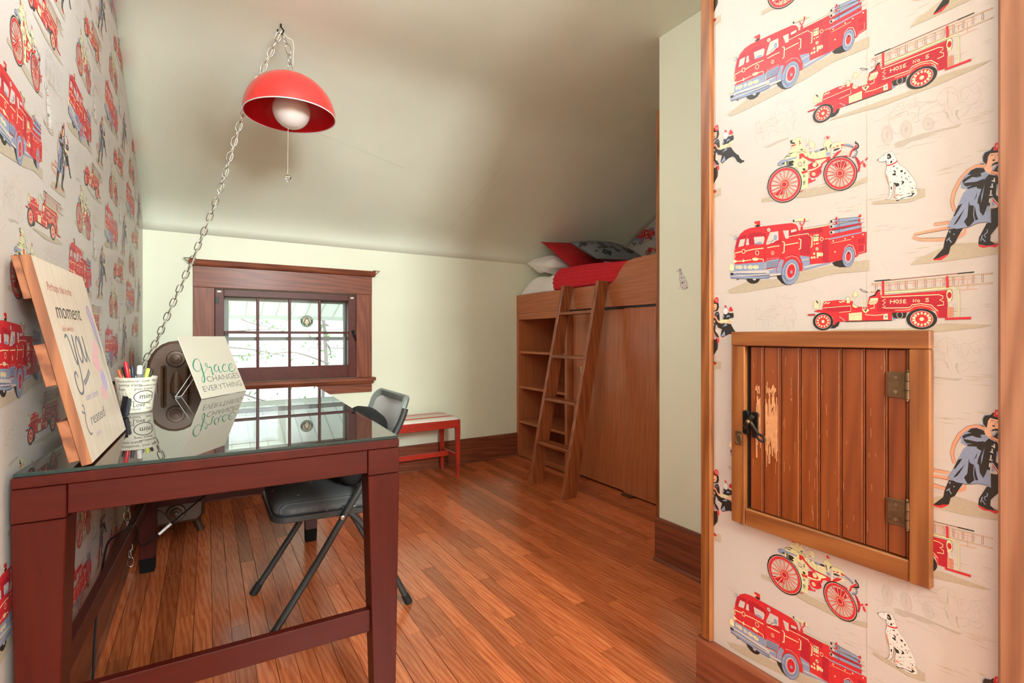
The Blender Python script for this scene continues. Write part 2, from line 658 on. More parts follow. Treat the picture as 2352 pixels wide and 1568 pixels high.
multi_box('wall_rear', [(XL, RX0, YR - 0.1, YR, 0, ZC), (RX1, XH, YR - 0.1, YR, 0, ZC), (RX0, RX1, YR - 0.1, YR, 0, RZ0), (RX0, RX1, YR - 0.1, YR, RZ1, ZC)], 'rear_paint')

# ceiling: level, then a soft break into the roof slope, then a small cove into the window wall
prof = [(YR - 0.1, ZC), (0.0, ZC), (1.4, ZC), (2.2, ZC), (2.34, 2.453), (2.44, 2.447), (2.54, 2.432), (2.64, 2.402), (2.74, 2.360), (2.86, 2.300)]
prof += [(y, 1.824 + (3.658 - y) * 0.61) for y in (3.0, 3.15, 3.3, 3.42, 3.52)]
prof += [(3.585, 1.868), (3.635, 1.828), (3.668, 1.788), (3.684, 1.745), (3.6905, 1.69)]
nx = 40
vs_, fs_ = [], []
for i in range(nx + 1):
    x = XL - 0.02 + (XA - XL + 0.04) * i / nx
    for j, (y, z) in enumerate(prof):
        wv = 0.0
        if 9 <= j <= 16:      # old plaster is not quite flat
            wv = 0.006 * math.sin(x * 3.1 + y * 4.0) + 0.004 * math.sin(x * 7.3 - y * 6.0)
        vs_.append((x, y, z + wv))
L = len(prof)
for i in range(nx):
    for j in range(L - 1):
        fs_.append((i * L + j, i * L + j + 1, (i + 1) * L + j + 1, (i + 1) * L + j))
ceiling = prop(link('ceiling', mesh('ceiling', vs_, fs_), 'ceiling_paint', None, True), kind='structure')
so = ceiling.modifiers.new('thickness', 'SOLIDIFY')
so.thickness = 0.05
so.offset = -1.0 if (ceiling.data.polygons[5].normal.z < 0) else 1.0


def slope_z(y):
    return 1.824 + (3.658 - y) * 0.61


# hairline cracks in the old ceiling
plain('crack', srgb(188, 184, 164), 0.8)
for pl in ([(-0.3, 2.87), (-0.16, 2.84), (0.02, 2.80), (0.2, 2.74)], [(0.5, 3.0), (0.62, 3.02), (0.8, 3.06), (1.1, 3.12)], [(1.62, 3.55), (1.68, 3.3), (1.74, 3.05), (1.78, 2.9)]):
    pp_ = [Vector((x, y, slope_z(y) + 0.006 * math.sin(x * 3.1 + y * 4.0) + 0.004 * math.sin(x * 7.3 - y * 6.0) - 0.0005)) for x, y in pl]
    link('plaster_crack', tube_mesh('plaster_crack', spline(pp_, 5), 0.0006, 5), 'crack', ceiling)

# ---- floor: sub-floor slab with individual oak strips laid along Y
floor = multi_box('floor', [(XL - 0.1, XA + 0.1, YR - 0.1, YB + 0.2, -0.08, -0.012)], 'floor_gap')
box('floor_boards_behind', XL, XH, YR, 0.92, -0.012, 0.0, 'oak_floor', floor)
PW = 0.0575
ncol = int((2.60 - XL) / PW) + 1
for c in range(ncol):
    x0 = XL + c * PW
    y = 0.92 + random.uniform(-0.5, 0.0)
    while y < YB:
        ln = random.uniform(0.42, 1.35)
        y0, y1 = max(y, 0.92), min(y + ln, YB)
        y += ln
        if y1 - y0 < 0.05:
            continue
        if x0 > XP and y1 < YP:
            continue
        dz = random.uniform(-0.0006, 0.0)
        g = random.uniform(0.0004, 0.0011)
        bm = bmesh.new()
        box_bm(bm, x0 + g, x0 + PW - g, y0 + 0.0006, y1 - 0.0006, -0.012, dz)
        link('floor_board', from_bm('floor_board', bm), 'oak_floor', floor)

# ---- skirting boards
def skirting(name, x0, x1, y0, y1, face, mats):
    """Board with a rounded top edge and a quarter-round shoe; face gives the side that shows: -y, +x or -x."""
    t, hgt = 0.018, 0.198
    e = thing(name, ((x0 + x1) / 2, (y0 + y1) / 2, 0), kind='structure')
    board = [(0, 0), (t, 0), (t, hgt - 0.012), (t - 0.006, hgt), (0, hgt)]
    shoe = [(t, 0)] + [(t + 0.014 * math.cos(a), 0.016 * math.sin(a)) for a in (0, PI / 8, PI / 4, 3 * PI / 8, PI / 2)]
    if face == '-y':
        prism('board', [(y0 - p[0], p[1]) for p in board], 'x', x0, x1, mats, e)
        prism('shoe_moulding', [(y0 - p[0], p[1]) for p in shoe], 'x', x0, x1, mats, e)
    else:
        s = 1 if face == '+x' else -1
        prism('board', [(x0 + s * p[0], p[1]) for p in board], 'y', y0, y1, mats, e)
        prism('shoe_moulding', [(x0 + s * p[0], p[1]) for p in shoe], 'y', y0, y1, mats, e)
    return e


skirting('baseboard_back', XL + 0.018, 2.335, YB, YB, '-y', 'trim_wood_x')
skirting('baseboard_left', XL, XL, 1.40, YB, '+x', 'trim_wood_y')
skirting('baseboard_strip', XP, XP, YH, YP + 0.012, '-x', 'trim_wood_y')
skirting('baseboard_right', XH, XH, -1.0, YH + 0.02, '-x', 'trim_wood_y')

# ---- vertical boards: corner board of the near wall, edge board of the strip, door casing at the picture's edge
trim = prop(box('trim_1', XH - 0.016, XH + 0.03, 0.8725, YH + 0.008, 0.199, ZC, 'frame_wood_z', None, 0.003), kind='structure')
trim = prop(box('trim_2', XP - 0.004, XP + 0.09, YP, YP + 0.02, 0.199, 2.115, 'frame_wood_z', None, 0.003), kind='structure')
trim = prop(box('trim_3', XH - 0.024, XH, 0.16, 0.286, 0.0, 2.2, 'casing_oak', None, 0.004), kind='structure')

# ------------------------------------------------------------------ window
YF = 3.672
win = thing('window_1', (0.49, YF, 0.64), kind='structure')
box('side_casing', -0.073, WX0, YF, YB, 0.748, 1.36, 'trim_wood_z', win, 0.002)
box('side_casing', WX1, 1.047, YF, YB, 0.748, 1.36, 'trim_wood_z', win, 0.002)
box('head_casing', -0.073, 1.047, YF - 0.002, YB, 1.3605, 1.494, 'trim_wood_x', win, 0.002)
prism('head_cap', [(YB, 1.4945), (YF - 0.014, 1.4945), (YF - 0.022, 1.505), (YF - 0.026, 1.52), (YF - 0.03, 1.532), (YB, 1.532)], 'x', -0.092, 1.068, 'trim_wood_x', win)
box('stool', -0.094, 1.068, YF - 0.038, YB + 0.02, 0.722, 0.7475, 'trim_wood_x', win, 0.004)
prism('cove_moulding', [(YB, 0.7215), (YF - 0.028, 0.7215), (YF - 0.024, 0.712), (YF - 0.012, 0.70), (YB, 0.70)], 'x', -0.08, 1.054, 'trim_wood_x', win)
box('apron', -0.073, 1.047, YF, YB, 0.638, 0.6995, 'trim_wood_x', win, 0.003)
plain('sash_wood', srgb(92, 42, 34), 0.4, spec=0.25, var=0.15, vscale=30)
YS0, YS1 = 3.686, 3.722
GX0, GX1, GZ0, GZ1 = 0.094, 0.878, 0.842, 1.309
box('sash_stile', WX0 + 0.002, GX0, YS0, YS1, WZ0 + 0.003, WZ1 - 0.004, 'sash_wood', win, 0.002)
box('sash_stile', GX1, WX1 - 0.002, YS0, YS1, WZ0 + 0.003, WZ1 - 0.004, 'sash_wood', win, 0.002)
box('sash_top_rail', GX0, GX1, YS0 + 0.0005, YS1, GZ1, WZ1 - 0.004, 'sash_wood', win, 0.002)
box('sash_bottom_rail', GX0, GX1, YS0 + 0.0005, YS1, WZ0 + 0.003, GZ0, 'sash_wood', win, 0.002)
cw = (GX1 - GX0) / 4
zm = (GZ0 + GZ1) / 2
for i in (1, 2, 3):
    box('muntin', GX0 + cw * i - 0.0085, GX0 + cw * i + 0.0085, YS0 + 0.004, YS1 - 0.004, GZ0, GZ1, 'sash_wood', win, 0.003)
box('muntin', GX0, GX1, YS0 + 0.005, YS1 - 0.005, zm - 0.0085, zm + 0.0085, 'sash_wood', win, 0.003)
for i in range(4):
    for j in range(2):
        box('pane', GX0 + cw * i + 0.007, GX0 + cw * (i + 1) - 0.007, 3.705, 3.708, GZ0 + (zm - GZ0) * j + 0.006, GZ0 + (zm - GZ0) * (j + 1) - 0.006, 'window_glass', win)
# hinge, catch, small name labels, curtain-wire hooks
h = box('hinge', WX0 - 0.001, WX0 + 0.024, YS0 - 0.004, YS0, 1.262, 1.302, 'black_metal', win, 0.001)
tube('hinge_pin', [(WX0, YS0 - 0.006, 1.258), (WX0, YS0 - 0.006, 1.306)], 0.004, 'black_metal', h)
k = box('catch_plate', 0.906, 0.926, YS0 - 0.004, YS0, 1.045, 1.095, 'black_metal', win, 0.001)
tube('catch_lever', [(0.9, YS0 - 0.012, 1.088), (0.916, YS0 - 0.02, 1.08), (0.922, YS0 - 0.022, 1.05), (0.93, YS0 - 0.018, 1.018)], [0.004, 0.007, 0.006, 0.004], 'black_metal', k)
for lx, lz in ((0.068, 1.338), (0.905, 1.33)):
    box('name_label', lx - 0.012, lx + 0.012, YS0 - 0.003, YS0, lz - 0.006, lz + 0.006, 'label_plastic', win, 0.002)
for sx_, px in ((-1, -0.092), (1, 1.068)):
    tube('curtain_wire_hook', [(px - sx_ * 0.02, YF - 0.03, 1.535), (px + sx_ * 0.03, YF - 0.022, 1.535), (px + sx_ * 0.004, YF - 0.012, 1.512), (px - sx_ * 0.004, YF - 0.004, 1.495)], 0.0028, 'brown_wire', win, 6)
# outer storm sash
YO0, YO1 = 3.80, 3.83
box('storm_stile', WX0 - 0.01, 0.125, YO0, YO1, 0.74, 1.36, 'storm_white', win)
box('storm_stile', 0.872, WX1 + 0.02, YO0, YO1, 0.74, 1.36, 'storm_white', win)
box('storm_top_rail', 0.125, 0.872, YO0, YO1, 1.29, 1.36, 'storm_white', win)
box('storm_bottom_rail', 0.125, 0.872, YO0, YO1, 0.74, 0.80, 'storm_white', win)
box('storm_meeting_rail', 0.125, 0.872, YO0 - 0.012, YO1, 1.02, 1.046, 'storm_white', win)
box('storm_pane', 0.12, 0.876, 3.814, 3.817, 0.795, 1.024, 'window_glass', win)
box('storm_pane', 0.12, 0.876, 3.814, 3.817, 1.042, 1.294, 'window_glass', win)
box('storm_jamb', WX0 - 0.012, WX0 + 0.001, YB + 0.03, YB + 0.2, 0.74, 1.36, 'storm_white', win)
box('storm_jamb', WX1 - 0.001, WX1 + 0.012, YB + 0.03, YB + 0.2, 0.74, 1.36, 'storm_white', win)

# round sticker on one of the upper panes: green ring, pale figure with flowing hair, crown and star
st = thing('window_sticker', (0.598, 3.7045, 1.12), 'round green and cream sticker stuck on an upper window pane', 'sticker')
sx0, sz0, sr = 0.598, 1.155, 0.042


def flat(name, pts, y, mat, parent):
    n = len(pts)
    return prism(name, pts, 'y', y, y - 0.0002, mat, parent)


def circ(cx, cz, r, n=32, ry=None):
    return [(cx + r * math.cos(2 * PI * i / n), cz + (ry or r) * math.sin(2 * PI * i / n)) for i in range(n)]


flat('disc', circ(sx0, sz0, sr), 3.7049, 'sticker_green', st)
flat('inner_disc', circ(sx0, sz0, sr * 0.66), 3.7046, 'sticker_cream', st)
for s in (-1, 1):
    flat('hair', [(sx0 + s * sr * p, sz0 + sr * q) for p, q in ((0.06, 0.42), (0.34, 0.3), (0.42, 0.0), (0.56, -0.2), (0.46, -0.42), (0.34, -0.2), (0.26, 0.1))], 3.7043, 'sticker_brown', st)
    flat('fin', [(sx0 + s * sr * p, sz0 + sr * q) for p, q in ((0.1, -0.5), (0.3, -0.35), (0.6, -0.3), (0.5, -0.5), (0.2, -0.62))], 3.7043, 'sticker_green', st)
flat('crown', [(sx0 + sr * p, sz0 + sr * q) for p, q in ((-0.24, 0.36), (-0.22, 0.6), (-0.1, 0.48), (0, 0.66), (0.1, 0.48), (0.22, 0.6), (0.24, 0.36))], 3.704, 'sticker_green', st)
flat('face', circ(sx0, sz0 + sr * 0.12, sr * 0.17, 16, sr * 0.24), 3.704, 'label_plastic', st)
for i in range(15):
    a = math.radians(150 - 120 * i / 8) if i < 9 else math.radians(215 + 110 * (i - 9) / 5)
    c_, s_ = math.cos(a), math.sin(a)
    flat('letter_mark', [(sx0 + sr * (r_ * c_ - t_ * s_), sz0 + sr * (r_ * s_ + t_ * c_)) for r_, t_ in ((0.74, -0.07), (0.92, -0.07), (0.92, 0.04), (0.74, 0.04))], 3.7046, 'label_plastic', st)

# ------------------------------------------------------------------ outside the window
g = prop(box('ground', -30, 30, 3.95, 60, -3.2, -3.0, 'grass'), kind='structure')
aw = thing('porch_awning', (1.0, 6.0, 1.27), 'white ribbed porch awning seen through the upper window panes', 'awning')
for i in range(36):
    x = -1.6 + i * 0.15
    hexa('awning_panel', [(x, 4.05, 1.98), (x + 0.146, 4.05, 1.98), (x + 0.146, 6.0, 1.27), (x, 6.0, 1.27)], [(x, 4.05, 2.0), (x + 0.146, 4.05, 2.0), (x + 0.146, 6.0, 1.29), (x, 6.0, 1.29)], 'exterior_white', aw)
    box('awning_rib', x + 0.143, x + 0.152, -0.0, 2.075, -0.008, 0.0, 'exterior_shadow', aw, xf=Matrix.Translation((0, 4.05, 1.98)) @ Matrix.Rotation(-math.atan2(0.71, 1.95), 4, 'X'))
box('awning_gutter', -1.6, 3.82, 5.98, 6.06, 1.235, 1.30, 'exterior_shadow', aw)


def tree(loc, h_, seed, label, leafy):
    rnd = random.Random(seed)
    t = thing('garden_tree', loc, label, 'tree')
    P0 = Vector(loc)
    tube('trunk', [P0, P0 + Vector((0.05, 0, h_ * 0.4)), P0 + Vector((-0.1, 0.1, h_))], [0.07, 0.05, 0.02], 'bark', t)
    lv, lf = [], []
    for i in range(leafy):
        z = h_ * rnd.uniform(0.35, 1.0)
        a = rnd.uniform(0, 2 * PI)
        ln = rnd.uniform(0.8, 2.0)
        s = P0 + Vector((0, 0, z))
        e = s + Vector((math.cos(a) * ln, math.sin(a) * ln * 0.6, rnd.uniform(-0.5, 0.4)))
        m = (s + e) / 2 + Vector((0, 0, rnd.uniform(-0.1, 0.25)))
        br = tube('branch', spline([s, m, e], 5), [0.022 - 0.0018 * k for k in range(11)], 'bark', t, 5)
        for q in range(14):
            c = s.lerp(e, rnd.uniform(0.35, 1.05)) + Vector([rnd.gauss(0, 0.10) for _ in range(3)])
            u = Vector([rnd.gauss(0, 1) for _ in range(3)]).normalized() * 0.05
            v = Vector([rnd.gauss(0, 1) for _ in range(3)]).normalized() * 0.028
            k = len(lv)
            lv += [c - u, c + v, c + u, c - v]
            lf.append((k, k + 1, k + 2, k + 3))
    o = link('foliage', mesh('foliage', lv, lf), 'leaf', t)
    prop(o, kind='stuff')


tree((1.9, 9.5, -3.0), 5.2, 1, 'bare-branched tree with green leaves nearest the window', 26)
tree((3.4, 12.0, -3.0), 6.0, 5, 'taller leafy tree further back to the right outside the window', 30)
tree((0.2, 11.0, -3.0), 5.4, 9, 'thin leafy tree on the left outside the window', 22)

# ------------------------------------------------------------------ built-in bunk with bookcase and sliding doors
BX = 2.335
bunk = thing('bunk_bed', (BX, 2.65, 0), 'tall brown built-in bunk bed with open bookcase and sliding doors below', 'bunk bed')
rail = [(YB, 1.250), (YB, 1.410), (2.50, 1.410)]
rail += [(2.48, 1.413), (2.455, 1.425), (2.43, 1.45), (2.405, 1.487), (2.375, 1.519), (2.335, 1.541), (2.28, 1.551), (2.2, 1.554), (YP, 1.556)]
rail += [(YP, 1.250)]
prism('guard_rail', rail, 'x', BX, BX + 0.02, 'bunk_wood_y', bunk, 0.0015)
box('side_panel', BX, 2.80, 3.655, YB - 0.001, 0, 1.249, 'bunk_wood_z', bunk, 0.001)
box('bookcase_header', BX + 0.001, BX + 0.02, 3.00, 3.654, 1.195, 1.249, 'bunk_wood_y', bunk, 0.001)
box('divider', BX - 0.001, 2.79, 2.967, 2.998, 0, 1.249, 'bunk_wood_z', bunk, 0.001)
box('bookcase_back', 2.79, 2.80, 2.967, 3.654, 0, 1.249, 'bunk_wood_z', bunk)
for z in (0.31, 0.615, 0.92):
    box('shelf', BX + 0.006, 2.789, 2.999, 3.654, z - 0.02, z, 'bunk_wood_y', bunk, 0.001)
box('bottom_board', BX, 2.789, 2.999, 3.654, 0.005, 0.048, 'bunk_wood_y', bunk, 0.001)
box('bed_deck', BX + 0.021, XA - 0.005, YP + 0.003, YB - 0.004, 1.25, 1.268, 'bunk_wood_y', bunk)
d1 = box('sliding_door', BX + 0.045, BX + 0.062, 2.36, 2.95, 0.012, 1.236, 'bunk_wood_z', bunk, 0.001)
box('sliding_door', BX + 0.022, BX + 0.040, YP + 0.004, 2.392, 0.012, 1.236, 'bunk_wood_z', bunk, 0.001)
box('door_track', BX + 0.022, BX + 0.07, YP + 0.004, 2.96, 1.238, 1.249, 'chair_tube', bunk)
box('floor_guide', BX - 0.006, BX + 0.05, 2.30, 2.39, 0.0005, 0.011, 'bronze_brass', bunk)
pu = box('finger_pull', BX + 0.0415, BX + 0.0448, 2.826, 2.860, 0.742, 0.822, 'nickel', d1, 0.001)
box('pull_recess', BX + 0.0408, BX + 0.0414, 2.834, 2.852, 0.752, 0.812, 'pen_black', d1)

# ladder: two flat stiles and four treads, leaning on the rail
lad = thing('bunk_ladder', (1.95, 2.71, 0), 'wooden four-tread ladder leaning against the bunk rail', 'ladder')
for y0 in (2.886, 2.505):
    x_at = lambda z: 1.935 + (2.292 - 1.935) * z / 1.42
    hexa('stile', [(x_at(0), y0, 0.0), (x_at(0) + 0.112, y0, 0.0), (x_at(0) + 0.112, y0 + 0.03, 0.0), (x_at(0), y0 + 0.03, 0.0)],
         [(x_at(1.425) - 0.055, y0, 1.425), (x_at(1.425) + 0.036, y0, 1.425), (x_at(1.425) + 0.036, y0 + 0.03, 1.425), (x_at(1.425) - 0.055, y0 + 0.03, 1.425)], 'ladder_wood_z', lad, 0.002)
for z in (0.305, 0.61, 0.915, 1.227):
    xc = 1.94 + (2.24 - 1.94) * z / 1.425 - 0.004
    box('tread', xc, xc + 0.095, 2.5355, 2.8855, z - 0.022, z, 'ladder_wood_y', lad, 0.003)
# ------------------------------------------------------------------ bedding
def cushion(name, cx, cy, cz, wx, wy, th, rot, mat, label, cat, parent=None, nu=22, puff=0.75, group=None, wrinkle=0.006, seed=0, rounded=0.0):
    """Soft pillow: a square sheet pair swollen in the middle and pinched at the corners."""
    rnd = random.Random(seed)
    ph = [rnd.uniform(0, 6) for _ in range(4)]
    V, Fc = [], []
    for s in (1, -1):
        for i in range(nu + 1):
            for j in range(nu + 1):
                u, v = -1 + 2 * i / nu, -1 + 2 * j / nu
                e = max(0.0, (1 - abs(u) ** 2.6) * (1 - abs(v) ** 2.6)) ** puff
                pin = 1 - 0.09 * (1 - abs(u) ** 2) * abs(v) ** 3 - 0.0
                pin2 = 1 - 0.09 * (1 - abs(v) ** 2) * abs(u) ** 3
                rd = 1 - rounded * (u * v) ** 2
                x, y = u * wx / 2 * pin2 * rd, v * wy / 2 * pin * rd
                z = s * th / 2 * e + wrinkle * e * math.sin(5 * u + ph[0]) * math.sin(4 * v + ph[1]) + wrinkle * 0.6 * math.sin(9 * v + 3 * u + ph[2]) * e
                V.append(Vector((x, y, z)))
    n = nu + 1
    for s in range(2):
        o0 = s * n * n
        for i in range(nu):
            for j in range(nu):
                q = (o0 + i * n + j, o0 + (i + 1) * n + j, o0 + (i + 1) * n + j + 1, o0 + i * n + j + 1)
                Fc.append(q if s == 0 else q[::-1])
    M = Matrix.Translation((cx, cy, cz)) @ rot
    me = mesh(name, [M @ p for p in V], Fc)
    bm = bmesh.new()
    bm.from_mesh(me)
    bmesh.ops.remove_doubles(bm, verts=bm.verts, dist=0.0008)
    bm.to_mesh(me)
    bm.free()
    o = link(name, me, mat, parent, True)
    return prop(o, label, cat, group), M


def rot3(xv, yv):
    """Rotation whose local x and y follow the two given directions."""
    x = Vector(xv).normalized()
    z = x.cross(Vector(yv)).normalized()
    y = z.cross(x)
    return Matrix((x, y, z)).transposed().to_4x4()


box_m = box('mattress', BX + 0.03, XA - 0.02, YP + 0.01, YB - 0.02, 1.2685, 1.395, 'linen', None, 0.02, seg=2)
prop(box_m, 'white mattress lying inside the bunk behind the rail', 'mattress')


def blanket(name, x0, x1, y0, y1, zfun, mat, label, cat, nx_=30, ny_=46):
    V, Fc = [], []
    for i in range(nx_ + 1):
        for j in range(ny_ + 1):
            u, v = i / nx_, j / ny_
            x, y = x0 + (x1 - x0) * u, y0 + (y1 - y0) * v
            V.append(zfun(x, y, u, v))
    n = ny_ + 1
    for i in range(nx_):
        for j in range(ny_):
            Fc.append((i * n + j, (i + 1) * n + j, (i + 1) * n + j + 1, i * n + j + 1))
    o = link(name, mesh(name, V, Fc), mat, None, True)
    s = o.modifiers.new('thickness', 'SOLIDIFY')
    s.thickness = 0.012
    s.offset = -1
    return prop(o, label, cat)


def quilt_z(x, y, u, v):
    # rises steeply behind the rail, then lies flat over the bed; stitched rows run along it
    s = u * 1.25
    xx = x0q + 0.085 * (1 - math.cos(min(1.0, s * 2.6) * PI / 2)) + max(0.0, s - 0.385) * 0.86
    zz = 1.415 + (0.178 - 0.045 * (3.15 - y)) * math.sin(min(1.0, s * 2.6) * PI / 2)
    row = abs(math.sin(u * 24 * PI)) ** 0.6 * 0.009
    wob = 0.006 * math.sin(y * 9 + u * 5)
    edge = 0.018 * math.sin(u * 17) * (1 if v > 0.97 else 0) + 0.01 * math.sin(u * 9) * v ** 6
    return (xx - row, y + edge, zz + row + wob * min(1, s * 2))


x0q = BX + 0.024
blanket('red_quilt', 0, 1, 2.37, 3.16, quilt_z, 'red_quilt', 'red quilted bedspread with stitched rows folded over the bunk', 'quilt', 120, 40)


def duvet_z(x, y, u, v):
    s = u * 1.25
    xx = BX + 0.026 + 0.10 * (1 - math.cos(min(1.0, s * 2.4) * PI / 2)) + max(0.0, s - 0.417) * 0.86
    end = max(0.0, (v - 0.72) / 0.28)
    zz = 1.412 + 0.145 * math.sin(min(1.0, s * 2.4) * PI / 2) * (1 - 0.75 * end ** 2.2)
    lump = 0.018 * math.sin(y * 13 + x * 4) * math.sin(x * 7 + 1) + 0.012 * math.sin(y * 23 + u * 11)
    return (xx + 0.012 * math.sin(y * 17), y, zz + lump * min(1, s * 1.8))


blanket('white_duvet', 0, 1, 3.12, 3.64, duvet_z, 'linen', 'rumpled white duvet at the wall end of the bunk', 'duvet', 40, 30)
cushion('white_pillow', 2.55, 3.46, 1.668, 0.30, 0.36, 0.13, rot3((0.9, 0.1, 0.10), (0, 1, 0.22)), 'linen', 'small crumpled white pillow between the duvet and the red pillow', 'pillow', seed=4, wrinkle=0.02)
cushion('red_pillow', 2.70, 3.30, 1.745, 0.46, 0.50, 0.11, rot3((1, 0, 0.04), (0.12, 0.40, 0.27)), 'red_cotton', 'plain red pillow propped behind the quilt', 'pillow', seed=2)
gp, GM = cushion('grey_pillow', 2.80, 3.005, 1.742, 0.60, 0.40, 0.12, rot3((1, 0, 0.03), (0.15, 0.38, 0.21)), 'pillow_grey', 'grey pillow with a black flower print leaning on the red pillow', 'pillow', seed=8, wrinkle=0.002)
# flower print: clusters of flat petals lying on the swollen face of the pillow
rnd = random.Random(5)
fv, ff = [], []


from mathutils.bvhtree import BVHTree
inv_ = GM.inverted()
tree_ = BVHTree.FromPolygons([inv_ @ v.co for v in gp.data.vertices], [tuple(p.vertices) for p in gp.data.polygons])


def on_pillow(px, py, s):
    hit = tree_.ray_cast(Vector((px, py, s)), Vector((0, 0, -s)))[0]
    return Vector((px, py, (hit.z if hit else 0.0) + s * 0.0007))


for s in (1, -1):
    for q in range(46):
        cx_, cy_, rr = rnd.uniform(-0.25, 0.25), rnd.uniform(-0.16, 0.16), rnd.choice((0.02, 0.026, 0.042))
        for k in range(7):
            a = 2 * PI * k / 7 + rnd.uniform(-0.3, 0.3)
            L_ = rr * rnd.uniform(0.55, 1.0)
            w_ = L_ * 0.3
            pts = [(0.1 * L_, 0), (0.5 * L_, w_), (0.85 * L_, w_ * 0.8), (L_, 0), (0.85 * L_, -w_ * 0.8), (0.5 * L_, -w_)]
            i0 = len(fv)
            for p, q_ in pts:
                P_ = on_pillow(cx_ + p * math.cos(a) - q_ * math.sin(a), cy_ + p * math.sin(a) + q_ * math.cos(a), s)
                fv.append(GM @ P_)
            ff.append(tuple(range(i0, i0 + 6)))
fl = link('flower_print', mesh('flower_print', fv, ff), 'pillow_black', gp)
prop(fl, kind='stuff')

# ------------------------------------------------------------------ desk with a glass top
DZ = 0.787
DC = Vector((0.058, 1.282, 0))                   # middle of the near edge on the floor
DR = Matrix.Translation(DC) @ Matrix.Rotation(-math.radians(2.3), 4, 'Z')
DW, DL = 0.752, 1.478                            # width across X, length along Y
hw = DW / 2
desk = thing('writing_desk', (0.09, 2.0, 0), 'dark reddish-brown wooden writing desk with a glass-covered top', 'desk')
box('top_board', -hw, hw, 0, DL, 0.757, 0.7785, 'desk_wood_y', desk, 0.002, xf=DR)
ap0, ap1 = 0.697, 0.7565
LW = 0.082
box('front_apron', -hw + LW, hw - LW, 0.004, 0.026, ap0, ap1, 'desk_wood_x', desk, 0.0015, xf=DR)
box('back_apron', -hw + LW, hw - LW, DL - 0.026, DL - 0.004, ap0, ap1, 'desk_wood_x', desk, 0.0015, xf=DR)
box('side_apron', -hw + 0.004, -hw + 0.026, LW, DL - LW, ap0, ap1, 'desk_wood_y', desk, 0.0015, xf=DR)
box('side_apron', hw - 0.026, hw - 0.004, LW, DL - LW, ap0, ap1, 'desk_wood_y', desk, 0.0015, xf=DR)
plain('leg_cap_black', srgb(16, 12, 11), 0.8, spec=0.2)
for sx_ in (-1, 1):
    for sy_ in (0, 1):
        ox = sx_ * hw
        oy = 0.0 if sy_ == 0 else DL
        dx, dy = -sx_, (1 if sy_ == 0 else -1)
        def q(z, wdt, ins=0.0):
            c = [(ox + dx * ins, oy + dy * ins), (ox + dx * (ins + wdt), oy + dy * ins), (ox + dx * (ins + wdt), oy + dy * (ins + wdt)), (ox + dx * ins, oy + dy * (ins + wdt))]
            if dx * dy < 0:
                c = c[::-1]
            return [DR @ Vector((a, b, z)) for a, b in c]
        hexa('leg_block', q(ap0 - 0.006, LW - 0.001), q(ap1 - 0.0005, LW - 0.001), 'desk_wood_x', desk, 0.0015)
        lg = hexa('leg', q(0.062, 0.056, 0.008), q(ap0 - 0.008, LW - 0.001, 0.0), 'desk_wood_z', desk, 0.002)
        hexa('leg_tip', q(0.0, 0.052, 0.010), q(0.0615, 0.056, 0.008), 'leg_cap_black', lg, 0.002)
box('cross_bar', -hw + 0.06, hw - 0.06, 0.022, 0.044, 0.277, 0.334, 'desk_wood_x', desk, 0.002, xf=DR)
box('cross_bar', -hw + 0.06, hw - 0.06, DL - 0.044, DL - 0.022, 0.277, 0.334, 'desk_wood_x', desk, 0.002, xf=DR)
box('side_bar', -hw + 0.018, -hw + 0.042, 0.06, DL - 0.06, 0.277, 0.334, 'desk_wood_y', desk, 0.002, xf=DR)
gt = box('glass_top', -hw + 0.003, hw - 0.003, 0.003, DL - 0.003, 0.779, DZ, 'desk_glass', None, 0.0012, xf=DR)
gt.data.materials.append(MATS['glass_edge'])
for p_ in gt.data.polygons:
    p_.material_index = 0 if p_.normal.z > 0.9 or p_.normal.z < -0.9 else 1
prop(gt, 'clear polished glass sheet covering the whole desk top', 'glass top')

# ------------------------------------------------------------------ folding chair
CY0, CY1 = 1.835, 2.255
chair = thing('folding_chair', (0.42, 2.04, 0), 'grey metal folding chair with a charcoal padded seat pushed under the desk', 'chair')
for y in (CY0, CY1):
    tube('front_leg', spline([(0.166, y, 0.012), (0.325, y, 0.245), (0.49, y, 0.505), (0.60, y, 0.66), (0.640, y, 0.735), (0.652, y, 0.77)], 5), 0.0125, 'chair_tube', chair, 10)
    tube('foot_cap', [(0.16, y, 0.001), (0.184, y, 0.04)], 0.0155, 'rubber', chair, 10)
for y in (CY0 + 0.028, CY1 - 0.028):
    tube('rear_leg', spline([(0.672, y - 0.0, 0.012), (0.60, y, 0.16), (0.50, y, 0.34), (0.42, y, 0.43)], 5), 0.0115, 'chair_tube', chair, 10)
    tube('foot_cap', [(0.678, y, 0.001), (0.66, y, 0.036)], 0.0145, 'rubber', chair, 10)
    tube('seat_link', [(0.40, y, 0.405), (0.56, y, 0.455)], 0.008, 'chair_silver', chair, 8)
tube('rear_brace', [(0.628, CY0 + 0.03, 0.10), (0.628, CY1 - 0.03, 0.10)], 0.008, 'chair_tube', chair)
for y in (CY0 - 0.014, CY1 + 0.014):
    lathe('rivet', [(0.0, -0.003), (0.008, -0.002), (0.008, 0.002), (0.0, 0.004)], 'nickel', chair, 10, Matrix.Translation((0.415, y, 0.40)) @ Matrix.Rotation(PI / 2, 4, 'X'))


def rrect(x0, x1, y0, y1, r, n=6):
    out = []
    for cx, cy, a0 in ((x1 - r, y1 - r, 0), (x0 + r, y1 - r, PI / 2), (x0 + r, y0 + r, PI), (x1 - r, y0 + r, 3 * PI / 2)):
        for k in range(n + 1):
            a = a0 + PI / 2 * k / n
            out.append((cx + r * math.cos(a), cy + r * math.sin(a)))
    return out


